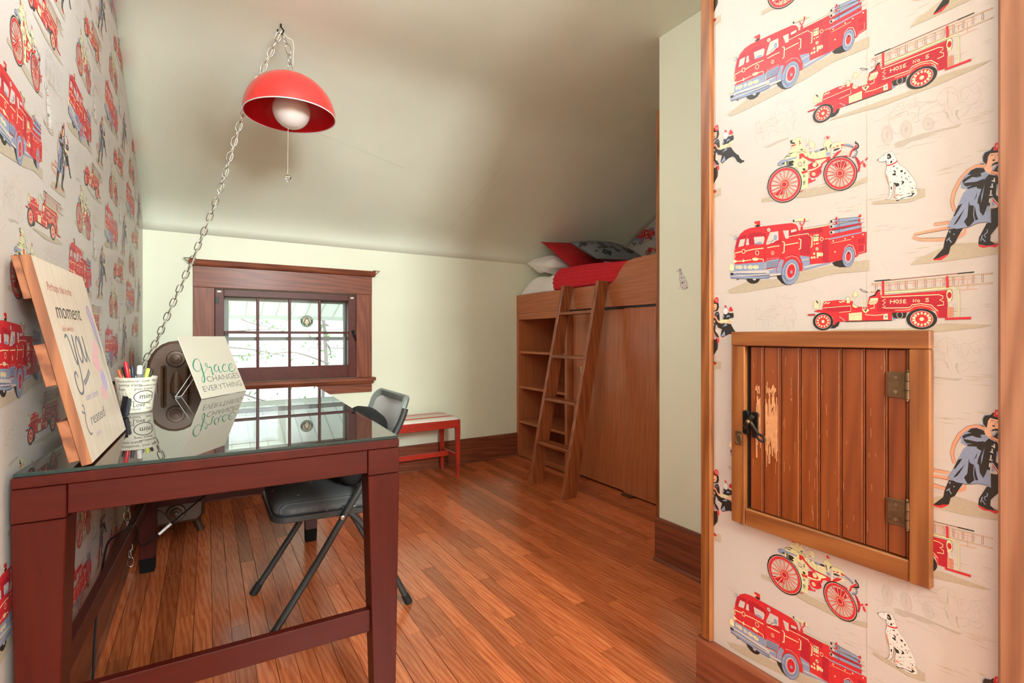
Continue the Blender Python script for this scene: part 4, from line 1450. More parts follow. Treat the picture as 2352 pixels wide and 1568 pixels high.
# ---- adapter cable trailing under the desk
cb = thing('power_cable', (-0.05, 2.5, 0), 'black power cable drooping under the desk with a pale loose end', 'cable')
tube('cable', spline([(0.12, 2.70, 0.45), (0.06, 2.58, 0.405), (0.0, 2.50, 0.37), (-0.10, 2.46, 0.30), (-0.19, 2.42, 0.235), (-0.222, 2.37, 0.25), (-0.226, 2.32, 0.335), (-0.236, 2.27, 0.352), (-0.268, 2.2, 0.352), (-0.292, 2.15, 0.325), (-0.295, 2.0, 0.16), (-0.288, 1.9, 0.006)], 8), 0.0035, 'plug_black', cb, 6)
tube('pale_wire', spline([(-0.19, 2.52, 0.335), (-0.15, 2.49, 0.32), (-0.12, 2.46, 0.28), (-0.13, 2.45, 0.265)], 6), 0.0018, 'brown_wire', cb, 6)
tube('connector', [(-0.165, 2.435, 0.252), (-0.125, 2.452, 0.282)], 0.006, 'wire_white', cb, 8)

# ------------------------------------------------------------------ access hatch in the near wall
XF = 1.187                                     # face of the frame
hat = thing('access_hatch', (XF, 0.595, 0.56), 'small square wooden access hatch of beaded boards in a wallpapered wall', 'hatch')
box('frame_stile', XF, XH + 0.0, 0.769, 0.807, 0.56, 1.0245, 'frame_wood_z', hat, 0.002)
box('frame_stile', XF, XH, 0.3825, 0.417, 0.56, 1.0245, 'frame_wood_z', hat, 0.002)
box('frame_head', XF - 0.001, XH, 0.3825, 0.807, 1.025, 1.062, 'frame_wood_y', hat, 0.002)
box('frame_sill', XF + 0.001, XH, 0.4175, 0.7685, 0.56, 0.603, 'frame_wood_y', hat, 0.002)
plain('hatch_dark', srgb(26, 16, 12), 0.9)
door = box('door', 1.2032, 1.2048, 0.4172, 0.7688, 0.6032, 1.0248, 'hatch_dark', hat)
edges = [0.758, 0.7215, 0.678, 0.631, 0.588, 0.5425, 0.497, 0.456, 0.420]
for i in range(8):
    y1, y0 = edges[i], edges[i + 1]
    box('beaded_board', 1.1955, 1.2030, y0 + 0.0045, y1 - 0.0012, 0.605, 1.023, 'hatch_wood_z', door, 0.0016)
    tube('bead', [(1.1985, y0 + 0.0022, 0.605), (1.1985, y0 + 0.0022, 1.023)], 0.0021, 'hatch_wood_z', door, 8)
# latch: plate on the boards, pivoting lever with a ring end, strike plate on the frame
lt = box('latch_plate', 1.1925, 1.1954, 0.7355, 0.7525, 0.79, 0.856, 'aged_iron', door, 0.001)
box('latch_case', 1.184, 1.1954, 0.756, 0.774, 0.797, 0.858, 'black_metal', door, 0.003)
ty = lambda y, z, x=1.184: (x, y, z)
tube('latch_lever', [ty(0.766, 0.812), ty(0.7535, 0.834), ty(0.744, 0.846), ty(0.7395, 0.842)], [0.006, 0.0075, 0.0065, 0.004], 'aged_iron', lt, 10)
tube('latch_lever', [ty(0.75, 0.828), ty(0.74, 0.817), ty(0.727, 0.803, 1.18)], [0.0065, 0.0045, 0.004], 'aged_iron', lt, 10)
lathe('latch_pivot', [(0.0055, 0), (0.0055, 0.004), (0.004, 0.006), (0.001, 0.007)], 'bronze_brass', lt, 12, Matrix.Translation((1.178, 0.7525, 0.832)) @ Matrix.Rotation(-PI / 2, 4, 'Y'))
rg = [(1.179 + 0.002 * math.sin(2 * PI * k / 16), 0.7195 + 0.0095 * math.cos(2 * PI * k / 16) , 0.7955 + 0.0068 * math.sin(2 * PI * k / 16) + 0.004 * math.cos(2 * PI * k / 16)) for k in range(16)]
tube('latch_ring', rg, 0.0029, 'aged_iron', lt, 8, True)
sk = box('strike_plate', XF - 0.0022, XF - 0.0001, 0.7755, 0.794, 0.766, 0.802, 'bronze_brass', hat, 0.0008)
tube('strike_rim', [(XF - 0.003, 0.784 + 0.008 * math.cos(2 * PI * k / 16), 0.781 + 0.012 * math.sin(2 * PI * k / 16)) for k in range(16)], 0.0018, 'bronze_brass', sk, 6, True)
for zc in (0.951, 0.692):
    hg = box('hinge_leaf', 1.1918, 1.1953, 0.424, 0.4555, zc - 0.026, zc + 0.026, 'bronze_brass', door, 0.0008)
    for k in range(3):
        tube('knuckle', [(1.1895, 0.4195, zc - 0.027 + 0.018 * k + 0.0006), (1.1895, 0.4195, zc - 0.027 + 0.018 * (k + 1) - 0.0006)], 0.0046, 'bronze_brass', hg, 10)
    for s in (-1, 1):
        lathe('pin_tip', [(0.003, 0), (0.0036, 0.003), (0.001, 0.006)], 'bronze_brass', hg, 8, Matrix.Translation((1.1895, 0.4195, zc + s * 0.0275)) @ Matrix.Rotation(0 if s > 0 else PI, 4, 'X'))
        lathe('screw', [(0.0042, 0), (0.0038, 0.0012), (0.001, 0.0016)], 'screw_brass', hg, 12, Matrix.Translation((1.1917, 0.4405, zc + s * 0.0145)) @ Matrix.Rotation(-PI / 2, 4, 'Y'))
# bare patches rubbed into the varnish round the latch
plain('bare_wood', srgb(214, 152, 104), 0.6, var=0.1, vscale=90)
rnd = random.Random(21)
bv_, bf_ = [], []
for k in range(420):
    if k < 300:
        y, z, l_ = rnd.uniform(0.684, 0.742), rnd.gauss(0.825, 0.034), rnd.uniform(0.012, 0.04)
    elif k < 350:
        y, z, l_ = rnd.uniform(0.69, 0.745), rnd.gauss(0.915, 0.006), rnd.uniform(0.004, 0.012)
    else:
        y, z, l_ = rnd.uniform(0.43, 0.75), rnd.uniform(0.63, 0.99), rnd.uniform(0.005, 0.03)
    if k >= 350:
        w_ = 0.0004
    else:
        w_ = rnd.uniform(0.0008, 0.0020)
    if any(y1 - 0.0035 < y + w_ and y - w_ < y1 + 0.007 for y1 in edges):
        continue
    i0 = len(bv_)
    tl = rnd.uniform(-0.002, 0.002)
    xo = 1.19535 - 2.0e-6 * k
    bv_ += [(xo, y - w_, z - l_ / 2), (xo, y + w_ * 0.4, z - l_ * 0.55), (xo, y + w_ + tl * 0.3, z + l_ / 2), (xo, y - w_ * 0.5 + tl * 0.3, z + l_ * 0.55)]
    bf_.append((i0, i0 + 1, i0 + 2, i0 + 3))
prop(link('worn_patches', mesh('worn_patches', bv_, bf_), 'bare_wood', door), kind='stuff')

# ------------------------------------------------------------------ wallpaper print
# Each motif is drawn on its own sheet (drawing units) and laid on the wall in metres by the sheet's projective map h.
ARTWORK = {}


class Motif:
    def __init__(s, name, h):
        s.h, s.sh = h, []
        ARTWORK[name] = s.sh

    def add(s, c, pts):
        out = []
        for x, y in pts:
            p = hmap(s.h, x, y)
            if not out or abs(p[0] - out[-1][0]) + abs(p[1] - out[-1][1]) > 2e-5:
                out.append(p)
        if len(out) > 2:
            s.sh.append((c, out))

    def P(s, c, t):
        s.add(c, pts2(t))

    def E(s, c, cx, cy, rx, ry, rot=0, n=20):
        r = math.radians(rot)
        s.add(c, [(cx + rx * math.cos(a) * math.cos(r) - ry * math.sin(a) * math.sin(r), cy + rx * math.cos(a) * math.sin(r) + ry * math.sin(a) * math.cos(r)) for a in [2 * PI * i / n for i in range(n)]])

    def S(s, c, wd, t):
        n = len(s.sh)
        s.add(c, ribbon(pts2(t) if isinstance(t, str) else t, wd))
        if len(s.sh) > n and len(s.sh[-1][1]) % 2 == 0:
            s.sh[-1] = (c + '|', s.sh[-1][1])

    def ring(s, c, cx, cy, rx, ry, wd, rot=0, n=28):
        r = math.radians(rot)
        f = lambda a, k: (cx + (rx + k) * math.cos(a) * math.cos(r) - (ry + k) * math.sin(a) * math.sin(r), cy + (rx + k) * math.cos(a) * math.sin(r) + (ry + k) * math.sin(a) * math.cos(r))
        A = [2 * PI * i / n for i in range(n + 1)]
        s.add(c, [f(a, wd / 2) for a in A] + [f(a, -wd / 2) for a in reversed(A)])

    def spokes(s, c, cx, cy, rx, ry, r0, n, wd, rot=0, ph=0):
        r = math.radians(rot)
        for i in range(n):
            a = 2 * PI * (i + ph) / n
            x, y = rx * math.cos(a), ry * math.sin(a)
            X, Y = x * math.cos(r) - y * math.sin(r), x * math.sin(r) + y * math.cos(r)
            s.S(c, wd, [(cx + X * r0, cy + Y * r0), (cx + X, cy + Y)])


# ---------------- engine
m=Motif('fire_engine_print', (0.000163451, 0, -0.1863864, -2.420213e-05, -0.0001664664, 0.1403068, 0.0001174155, 0))
m.P('T','0,1330 330,1190 900,1130 1300,1000 1900,880 2330,830 2330,1010 1700,1060 1300,1180 700,1290 300,1360 60,1380')
m.P('K','315,1130 330,1180 380,1215 440,1225 500,1205 535,1165 545,1120')
m.P('K','810,1090 830,1140 900,1215 960,1240 1040,1243 1080,1200 980,1060 890,1040')
m.P('K','1720,880 1760,930 1850,955 1970,950 1960,860 1890,800')
m.P('B','1250,930 1560,850 1700,870 1700,890 1250,1005')
m.P('W','1260,945 1560,865 1640,875 1270,965')
m.P('B','1190,750 1360,750 1360,900 1250,930')
m.P('W','1215,830 1350,812 1350,822 1225,842')
m.P('R','130,905 120,760 118,720 140,620 175,480 215,410 290,345 380,310 470,297 560,285 860,248 1060,228 1130,250 1160,290 1172,350 1560,290 1680,265 2205,230 2205,375 2285,370 2285,705 2150,745 2130,780 1890,830 1660,880 1360,905 1350,780 1190,760 1240,900 1240,1010 1190,1015 1100,1060 900,1070 880,860 620,870')
# dark recesses
m.P('D','1190,440 1345,430 1355,750 1200,750')
m.P('D','1190,370 1560,300 1560,385 1210,420')
m.P('D','1560,500 1660,495 1660,880 1560,850')
m.P('D','1690,300 2200,235 2200,300 1700,390')
m.P('D','2155,600 2245,588 2245,690 2155,715')
m.P('D','2145,490 2250,470 2250,560 2145,580')
m.P('D','170,470 330,405 320,420 190,480 145,620 130,640')
# windows
m.P('D','345,410 440,385 560,380 640,400 620,500 580,575 345,590')
m.P('D','200,470 320,420 290,600 140,635')
m.P('W','215,500 300,485 275,600 185,622')
m.P('W','325,490 355,480 362,585 310,590')
m.P('W','440,460 600,445 618,470 600,560 575,575 455,575')
m.P('B','460,560 520,535 580,545 570,575 460,578')
m.P('W','705,380 840,362 845,500 800,540 650,585 640,560')
m.P('D','800,520 880,500 880,560 720,580')
m.E('B',795,465,28,45);m.S('K',6,'660,635 740,530 780,490');m.S('K',4,'640,560 690,530 770,510')
m.P('W','915,355 1010,345 1010,480 960,485')
m.P('D','1030,350 1150,325 1160,420 1020,440')
m.P('W','1045,345 1135,322 1140,362 1050,385')
m.S('C',10,'1010,450 1180,420 1330,400 1345,430')
# trim lines
for t in ('125,722 240,695','300,690 420,660 600,640','660,632 800,608 860,600','945,590 1170,550'): m.S('C',14,t)
m.S('C',12,'150,855 260,850 400,830');m.S('C',12,'520,815 590,820 600,860');m.P('C','272,812 290,850 272,875 252,850')
m.ring('C',272,692,26,32,10);m.E('D',272,692,14,20);m.ring('C',495,715,28,34,9);m.E('D',492,715,16,22);m.E('C',465,820,52,26);m.E('G',465,820,38,18)
m.ring('C',748,718,22,30,6);m.S('C',7,'748,700 748,738')
m.E('C',130,855,30,22);m.ring('C',118,770,18,30,8)
for i in range(8): m.S('W',5,[(655+26*i,810+(i%2)*8-4*i),(668+26*i,826-4*i)])
for t in ('905,530 940,545 935,705 905,720','1175,485 1210,500 1205,645 1175,660','1365,440 1395,460 1390,610 1370,625'): m.S('C',16,t)
m.S('K',3,'622,590 622,900');m.S('K',3,'890,250 885,800');m.S('K',3,'1355,440 1365,900');m.S('K',3,'1560,300 1560,850');m.S('K',3,'1665,500 1665,880')
m.S('K',3,'900,780 960,755 1090,745 1160,765 1210,830 1240,920')
m.S('W',6,'960,800 1060,765 1150,790 1200,870 1220,960')
# grille & bumper
m.P('B','130,905 620,865 625,1000 720,1000 820,960 880,820 935,840 900,950 890,1075 705,1110 690,1140 540,1145 100,1130 60,1130 55,1045 100,1040')
m.P('B','640,850 860,810 820,950 640,985')
for i in range(5): m.S('K',5,[(650,875+24*i),(840-8*i,845+22*i)])
m.S('D',10,'635,980 820,950');m.S('R',9,'860,825 815,950 810,1055')
for c,x,rx in (('W',160,22),('G',215,40),('W',300,30),('G',385,45),('G',475,48)): m.E(c,x,950,rx,32)
for x in (228,375,410,480): m.E('F',x,950,12,17)
m.P('W','120,1020 600,1000 700,1010 690,1050 100,1045');m.S('K',9,'60,1075 200,1090 480,1095 700,1080');m.S('K',5,'150,1055 360,1060 640,1045');m.P('W','90,1085 480,1075 690,1060 690,1075 480,1090 90,1100');m.S('K',6,'65,1130 300,1140 540,1140 700,1112')
m.P('W','690,1060 880,1050 890,1080 710,1100');m.S('K',7,'700,1105 890,1080');m.P('K','58,1040 110,1050 105,1075 58,1070')
m.S('K',12,'160,1140 175,1160 195,1145');m.P('W','420,1140 480,1140 470,1165 435,1165')
m.P('C','75,890 110,935 120,1000 80,1020 40,995 50,935');m.S('K',4,'50,1000 85,1022 118,1002')
# front wheel
m.E('R',1060,960,120,150);m.P('R','900,1075 900,1000 960,860 1060,790 1140,800 1210,890 1240,1010 1195,1015 1150,900 1060,830 980,900 940,1040')
m.E('B',1040,1030,142,212,12);m.ring('K',1040,1030,142,212,5,12);m.ring('K',1045,1022,100,160,4,12);m.E('W',1050,1015,78,130,10);m.E('R',1050,1015,65,115,10);m.E('B',1055,1030,20,26);
for x,y in ((1030,960),(1075,955),(1010,1030),(1050,1085),(1090,1060)): m.E('D',x,y,13,18)
for i in range(7): m.S('K',6,[(905+14*i,1080+22*i),(935+12*i,1090+20*i)])
# rear wheel
m.S('W',10,'1900,760 1930,640 1990,580 2060,600 2095,680 2110,760')
m.E('B',1990,780,98,170,8);m.ring('K',1990,780,98,170,5,8);m.ring('K',1990,778,72,130,4,8);m.E('W',1990,775,55,92,6);m.E('R',1990,775,42,80,6);m.P('K','1970,705 2010,705 2000,735 1975,730')
# panels
m.S('K',3,'1700,600 1870,560 1870,790 1700,830 1700,600');m.S('C',6,'1710,560 2030,495');m.S('C',7,'1600,490 1660,485 1690,500');m.P('B','1670,480 1700,500 2205,390 2205,372')
m.S('W',6,'2155,715 2250,692 2250,585');m.S('K',3,'2090,510 2090,580 2110,600 2130,760')
for x,y in ((1740,520),(1935,485),(2060,455),(2230,415),(1770,700)): m.E('C',x,y,12,12)
m.P('G','1415,425 1500,410 1500,520 1415,530')
for x in (1430,1455,1485): m.E('K',x,445,8,16);m.E('K',x,490,5,6)
m.ring('C',1550,490,24,28,8);
for x,y in ((1430,570),(1465,565),(1490,560)): m.E('C',x,y,10,12)
m.E('G',1475,652,24,26);m.E('K',1478,655,8,10);m.P('G','1470,715 1490,700 1500,715 1565,710 1580,745 1565,775 1500,770 1490,805 1470,800');m.ring('K',1560,742,16,28,5)
for x,y in ((1428,730),(1390,795),(1432,790)): m.E('G',x,y,18,20)
# deck gun & roof gear
m.S('G',10,'1175,345 1560,285 1690,255');m.S('K',3,'1250,345 1560,292');m.S('K',3,'1200,320 1700,240')
m.P('R','1205,290 1240,285 1250,360 1200,360');m.S('R',16,'1190,210 1215,270 1225,280 1265,220 1270,165');m.S('R',6,'1222,360 1222,450')
m.P('G','1090,180 1215,165 1230,150 1310,150 1320,185 1230,200 1215,190 1095,205');m.E('K',1092,192,14,18);m.P('R','1255,155 1285,155 1280,205 1255,205');m.S('W',10,'1320,180 1355,180');m.S('K',3,'1100,205 1350,195')
m.P('R','450,205 540,190 545,265 455,280');m.S('K',8,'470,280 500,260 540,265');m.P('K','500,262 545,262 530,290 460,295');m.P('C','450,245 480,240 480,262 452,268')
m.E('W',685,340,32,34);m.ring('K',685,340,30,33,4);m.E('K',682,340,7,8);m.E('B',145,470,28,30);m.E('W',140,468,14,16);m.S('D',8,'575,330 600,325')
# hose tubes
for y0,y1,x1 in ((200,150,2250),(285,205,2255),(380,285,2265)):
    m.S('K',56,[(1710,y0),(x1-80,y1)]);m.S('B',46,[(1760,y0-4),(x1-80,y1)]);m.S('W',44,[(1710,y0+2),(1760,y0-6)]);m.E('W',1708,y0+3,28,32);m.E('K',1708,y0+3,18,22);m.S('W',34,[(x1-70,y1),(x1,y1-6)]);m.S('K',3,[(x1-70,y1+14),(x1,y1+8)]);m.ring('K',1830,y0-15,14,30,5)
for x,y in ((1790,155),(1790,225),(2180,110),(2165,185)): m.P('R',f'{x-18},{y+30} {x-14},{y-10} {x+5},{y-32} {x+20},{y-15} {x+14},{y+25}')
m.S('R',14,'2150,120 2195,95')
# ---------------- hose truck
m=Motif('ladder_truck_print', (0.0001629408, 0, -0.1742, -9.43019e-06, -0.0001928903, 0.09772488, 0.0001360533, 0))
m.P('T','360,780 900,770 1230,770 1700,705 2300,725 2150,760 1600,815 900,840 300,800')
m.S('S',6,'800,250 2100,150');m.S('S',6,'1900,300 2110,280')
for i in range(9): m.S('S',8,[(1000+110*i,225-8*i),(1000+110*i,290-8*i)])
m.S('S',8,'1990,170 1990,285')
m.S('M',9,'1040,175 1880,95');m.S('K',14,'850,188 1045,172');m.S('K',14,'1870,97 2075,77')
m.S('M',12,'815,222 1500,165 2300,92');m.S('M',12,'805,322 1500,275 2300,212');m.S('C',5,'825,221 1500,165 2290,93');m.S('C',5,'815,321 1500,275 2290,213')
for i,x in enumerate((872,1040,1145,1245,1365,1478,1590,1700,1820,1938,2058,2178)):
    y=222-.088*(x-815)
    m.S('M',22,[(x,y+4),(x,y+98)]);m.S('W',12,[(x,y+8),(x,y+94)])
m.S('G',22,'930,335 1300,315 1740,275');m.S('K',2,'930,347 1740,288');m.S('G',16,'1740,275 1850,275 1885,300 1890,400 1888,630');m.S('K',2,'1850,267 1880,285 1898,330 1898,630')
m.P('K','310,770 340,720 400,690 425,690 405,740 360,768')
m.P('K','1060,575 1250,570 1230,640 1160,650 1080,640');m.ring('W',1160,605,35,40,6);m.P('B','1060,630 1110,650 1100,672 1065,655')
m.P('R','210,520 230,440 400,420 580,435 600,480 640,505 770,515 760,490 785,380 840,370 870,310 915,300 920,370 1740,300 1750,480 1740,640 1630,640 1600,560 1420,520 1300,560 1240,575 1065,575 1065,665 500,680 380,590 210,560')
m.P('D','215,505 560,490 570,565 360,575 240,545')
m.P('D','880,440 920,365 1740,300 1745,640 1640,640 1640,560 1560,500 1420,470 1300,520 1060,570 880,560')
m.P('R','880,380 1740,310 1740,330 890,400')
m.P('K','790,378 860,350 880,300 910,290 920,305 885,325 865,370 790,388')
m.P('C','800,400 890,395 895,425 795,430');m.P('F','785,430 895,428 870,470 775,470');m.S('C',9,'795,475 845,470 845,520 795,525')
m.S('C',6,'215,520 555,492 560,560');m.S('C',6,'400,575 555,560')
m.S('C',9,'930,380 960,385 1640,355 1690,372 1690,400 1650,420 1695,440 1700,480 1620,490');m.S('C',9,'985,410 945,430 985,450 950,480 985,500 945,515 990,520 1280,515 1310,480 1420,465 1550,485 1630,560')
m.S('C',6,'1100,548 1280,540 1330,500 1420,488 1540,510 1600,560')
m.S('C',12,'235,470 255,450 275,465 300,450');m.S('C',12,'415,440 440,450 460,435 485,445')
m.P('R','105,560 160,540 250,540 330,570 430,640 490,685 430,690 345,640 250,580 150,570');m.S('K',3,'110,560 200,545 300,570 480,680')
m.P('D','30,595 125,590 120,612 30,612');m.P('R','360,560 420,575 420,690 350,690')
m.P('R','345,640 400,680 360,730 345,720')
m.P('G','535,585 695,570 695,670 535,672');m.S('K',2,'550,600 580,620 620,610 680,595')
m.S('K',10,'490,685 1065,672')
m.P('G','695,525 720,535 775,530 785,550 740,585 710,560');m.P('K','722,540 760,535 742,568')
m.S('C',8,'735,600 850,610 960,600 1010,590');m.P('C','960,610 1010,585 1015,660 960,660');m.E('B',990,625,16,18)
m.S('G',8,'730,540 740,380');m.S('G',7,'710,540 690,410');m.S('K',5,'670,285 700,318 770,328');m.S('K',5,'672,282 730,305 770,328');m.S('G',6,'700,320 620,435');m.P('G','600,310 640,330 640,370 600,395 585,370');m.S('K',2,'600,310 640,330 640,370 600,395 585,370 600,310')
m.P('G','585,440 600,480 650,505 620,520 580,500');m.S('K',3,'580,430 600,480 660,505 770,515')
m.E('G',525,408,26,24);m.ring('K',525,408,26,24,3);m.P('G','505,430 550,430 545,460 510,460')
m.P('G','130,420 160,430 165,530 110,530 108,450');m.P('K','125,418 155,440 160,470 138,450');m.P('G','200,420 215,425 200,530 190,530')
m.P('R','1725,130 1758,125 1762,270 1730,272');m.P('R','940,190 970,188 972,360 942,362')
m.E('G',1770,360,40,75);m.ring('K',1770,360,40,75,4);m.E('R',1770,362,28,40);m.E('D',1772,362,18,28);m.P('G','1740,425 1790,420 1785,440 1745,440')
for i in range(4): m.S('S',14,[(1752+19*i,510),(1752+19*i,630)]);m.S('M',3,[(1762+19*i,510),(1762+19*i,630)])
m.S('G',14,'1760,490 1800,488');m.P('R','1715,640 2035,625 2035,655 1715,665');m.S('D',5,'1715,664 2035,655')
for cx,cy,rx,ry,n in ((218,685,125,108,12),(1430,655,190,128,14)):
    m.E('K',cx,cy,rx,ry,0,32);m.E('W',cx,cy,rx*.75,ry*.80,0,28);m.E('R',cx,cy,rx*.71,ry*.76,0,28);m.spokes('C',cx,cy,rx*.62,ry*.66,.68,n,rx*.13,0,.5);m.E('R',cx,cy,rx*.36,ry*.40);m.E('C',cx,cy,rx*.15,ry*.18)
m.S('C',9,'1048,418 1045,465');m.S('C',9,'1095,415 1092,462');m.S('C',8,'1047,442 1093,438');m.ring('C',1127,439,17,19,8);m.S('C',8,'1188,420 1162,422 1160,436 1184,441 1182,457 1156,460');m.S('C',9,'1208,418 1206,460');m.S('C',8,'1208,420 1238,417');m.S('C',8,'1208,438 1232,436');m.S('C',8,'1206,458 1238,455')
m.S('C',9,'1325,448 1325,410 1356,446 1360,408');m.ring('C',1390,432,13,13,7);m.S('C',9,'1517,400 1484,402 1481,420 1506,419 1516,432 1504,441 1476,440')
# ---------------- pumper
m=Motif('steam_pumper_print', (0.0001143179, 0, -0.134972, -3.325256e-05, -0.0001205513, 0.1337774, 8.502968e-05, 0))
m.P('T','830,1260 1300,1180 1900,1130 2240,960 2240,1080 1700,1270 1000,1400 500,1440 0,1520 0,1440 420,1330')
m.P('G','430,700 560,500 640,380 625,290 600,240 620,190 820,130 855,160 840,310 900,380 970,400 960,500 980,800 985,1160 960,1220 830,1240 780,800')
m.P('B','340,690 420,630 740,550 740,580 480,670 420,735 345,735');m.S('K',5,'335,700 400,640 500,600');m.S('K',5,'345,740 420,735 480,690')
m.S('K',4,'640,200 820,135 855,165');m.S('K',8,'480,580 560,500');m.S('K',5,'560,490 780,440 960,395');m.S('K',3,'600,350 640,390 900,385');m.S('K',9,'745,475 930,425')
m.P('K','600,210 660,190 640,240 700,250 710,275 650,285 610,270');m.P('R','625,310 720,280 720,310 630,345');m.P('R','780,265 830,250 830,275 785,280');m.S('R',8,'805,230 800,330');m.P('K','795,205 815,200 805,245 790,245')
m.P('K','575,485 660,460 640,485 575,505');m.P('K','530,545 610,518 610,535 530,560');m.P('K','820,395 870,385 865,410 820,415');m.P('K','895,460 955,450 940,465 895,470');m.P('K','655,360 710,345 690,362')
m.P('K','560,650 660,630 690,660 650,690 680,720 650,745 560,750');m.P('K','425,690 490,670 480,710 440,710');m.P('K','520,650 550,645 550,755 530,750')
m.E('W',812,705,38,36);m.ring('D',812,705,42,38,6);m.ring('K',810,712,44,40,4)
for y in (640,670,690): m.P('K',f'880,{y} 915,{y-12} 918,{y+2} 885,{y+14}')
m.E('K',895,820,30,26);m.S('K',4,'700,785 960,720')
for y in (945,975,1075,1100,1130): m.P('K',f'870,{y} 925,{y-15} 925,{y-2} 872,{y+14}')
# boiler fittings / pump body
m.P('G','955,170 1000,150 1000,260 960,280');m.P('G','1030,260 1090,235 1140,320 1080,380 1020,330');m.S('K',3,'1030,240 1090,230 1140,320 1120,350');m.S('K',3,'960,280 1000,245 1000,160');m.E('K',1018,385,10,10);m.S('K',5,'930,325 970,300')
m.P('G','960,480 1340,380 1360,540 1340,580 1000,590')
m.P('K','1110,430 1320,365 1345,395 1130,470');m.P('B','1120,430 1240,390 1240,430 1130,460');m.P('K','1010,490 1050,475 1050,490 1015,500');m.P('K','1010,455 1065,440 1060,455 1015,466')
m.S('S',4,'1040,540 1100,520 1100,570 1040,575');m.S('S',4,'1215,470 1290,450 1290,540 1215,560 1215,470');m.S('S',4,'1240,490 1260,510 1240,530');m.S('K',3,'1165,460 1165,580')
m.P('G','1300,330 1330,240 1370,195 1430,190 1480,230 1490,280 1450,310 1430,470 1380,460 1350,340');m.S('K',3,'1300,330 1340,230 1400,190 1470,215 1490,270');m.P('K','1345,340 1370,340 1390,420 1385,455');m.P('K','1450,300 1485,290 1440,350 1435,380')
m.E('W',1392,148,48,50);m.ring('S',1392,148,46,48,6);m.E('R',1395,148,28,32);m.S('K',6,'1420,110 1445,130 1440,160');m.E('B',1410,490,40,36)
m.P('G','1470,330 1540,260 1680,230 1760,260 1760,330 1520,390');m.P('R','1510,360 1550,340 1550,365 1515,385');m.P('R','1580,325 1625,310 1630,335 1585,350');m.P('R','1675,290 1750,280 1750,320 1680,330');m.S('K',3,'1500,270 1600,230 1690,230')
m.P('W','1470,390 1760,330 1760,430 1500,620 1480,600');m.P('K','1515,415 1560,380 1660,365 1640,395 1530,435');m.P('K','1680,355 1730,350 1725,370 1690,375');m.S('B',20,'1500,490 1600,475 1640,440');m.P('R','1590,450 1690,405 1690,460 1640,500 1500,600 1495,560');m.P('R','1520,600 1700,530 1810,520 1820,555 1600,590')
m.S('C',16,'1490,420 1490,640');m.S('C',14,'1530,620 1700,430 1760,400');m.S('G',18,'1700,340 1740,420 1870,480 1840,530')
m.S('K',44,'1755,300 1860,310 1930,345');m.S('B',34,'1755,300 1860,308 1920,338');m.S('K',34,'2000,410 2020,450 1990,520 1920,570');m.S('B',22,'2010,420 2018,455 1985,520 1930,560')
m.P('K','1980,225 2000,220 2005,245 2050,275 2065,330 2050,370 1890,460 1900,430 2030,345 2035,300 1975,275');m.S('R',36,'2010,310 1900,440 1860,560')
# red frame
m.P('R','795,490 880,478 920,540 1020,590 1130,610 1280,580 1440,545 1480,610 1430,690 1360,660 1300,700 1270,790 1180,840 1000,870 860,920 835,870 970,830 985,790 985,720 1090,660 960,610 880,560 850,560 835,600 795,600')
m.P('C','1120,640 1180,625 1300,600 1380,590 1330,640 1260,690 1250,740 1180,790 1110,830 970,870 965,840 1080,810 1180,770 1210,720 1150,660')
m.P('D','985,720 1090,670 1090,790 985,800');m.P('G','1090,680 1140,670 1170,700 1150,760 1100,770 1075,730');m.S('R',8,'1380,610 1420,640');m.S('K',3,'940,545 1020,590 1130,612 1280,580 1440,550 1480,610');m.S('K',3,'870,565 960,610 1060,655')
m.P('R','1010,900 1060,860 1160,830 1250,800 1270,860 1260,900 1180,980 1090,1000 1020,980');m.E('C',1100,920,40,38);m.E('F',1100,920,28,26);m.P('D','1170,840 1250,805 1268,860 1190,900')
m.P('R','990,1000 1030,1000 1050,1040 1130,1010 1145,1050 1080,1080 1000,1110 980,1140 985,1060');m.P('W','1050,1020 1110,1010 1120,1040 1060,1050')
m.P('D','780,1300 900,1245 850,1290 780,1320')
m.P('D','1960,550 2010,555 2080,650 2090,760 2070,860 2030,890 2040,760 2010,650');m.S('R',30,'2040,760 2090,700 2150,640');m.P('R','2180,640 2195,600 2240,555 2250,590 2220,625');m.P('R','2135,690 2170,670 2205,730 2195,780 2160,770')
for cx,cy,rx,ry,n in ((485,1140,338,390,17),(1665,905,340,362,18)):
    rot=32
    m.P('D','230,1330 400,1230 480,1220 480,1340 330,1380') if cx<600 else m.P('D','1480,730 1600,660 1780,640 1800,760 1660,800')
    m.ring('K',cx,cy,rx+2,ry-2,26,rot,40);m.ring('R',cx,cy,rx-40,ry-44,54,rot,40);m.ring('W',cx,cy,rx-14,ry-16,8,rot,36)
    m.spokes('R',cx,cy,rx-60,ry-64,.22,n,25,rot);m.spokes('C',cx,cy,rx-60,ry-64,.3,n,6,rot,.06)
    m.E('R',cx-4,cy,76,80,rot);m.ring('C',cx-6,cy,56,60,7,rot);m.E('D',cx-8,cy,36,38,rot)
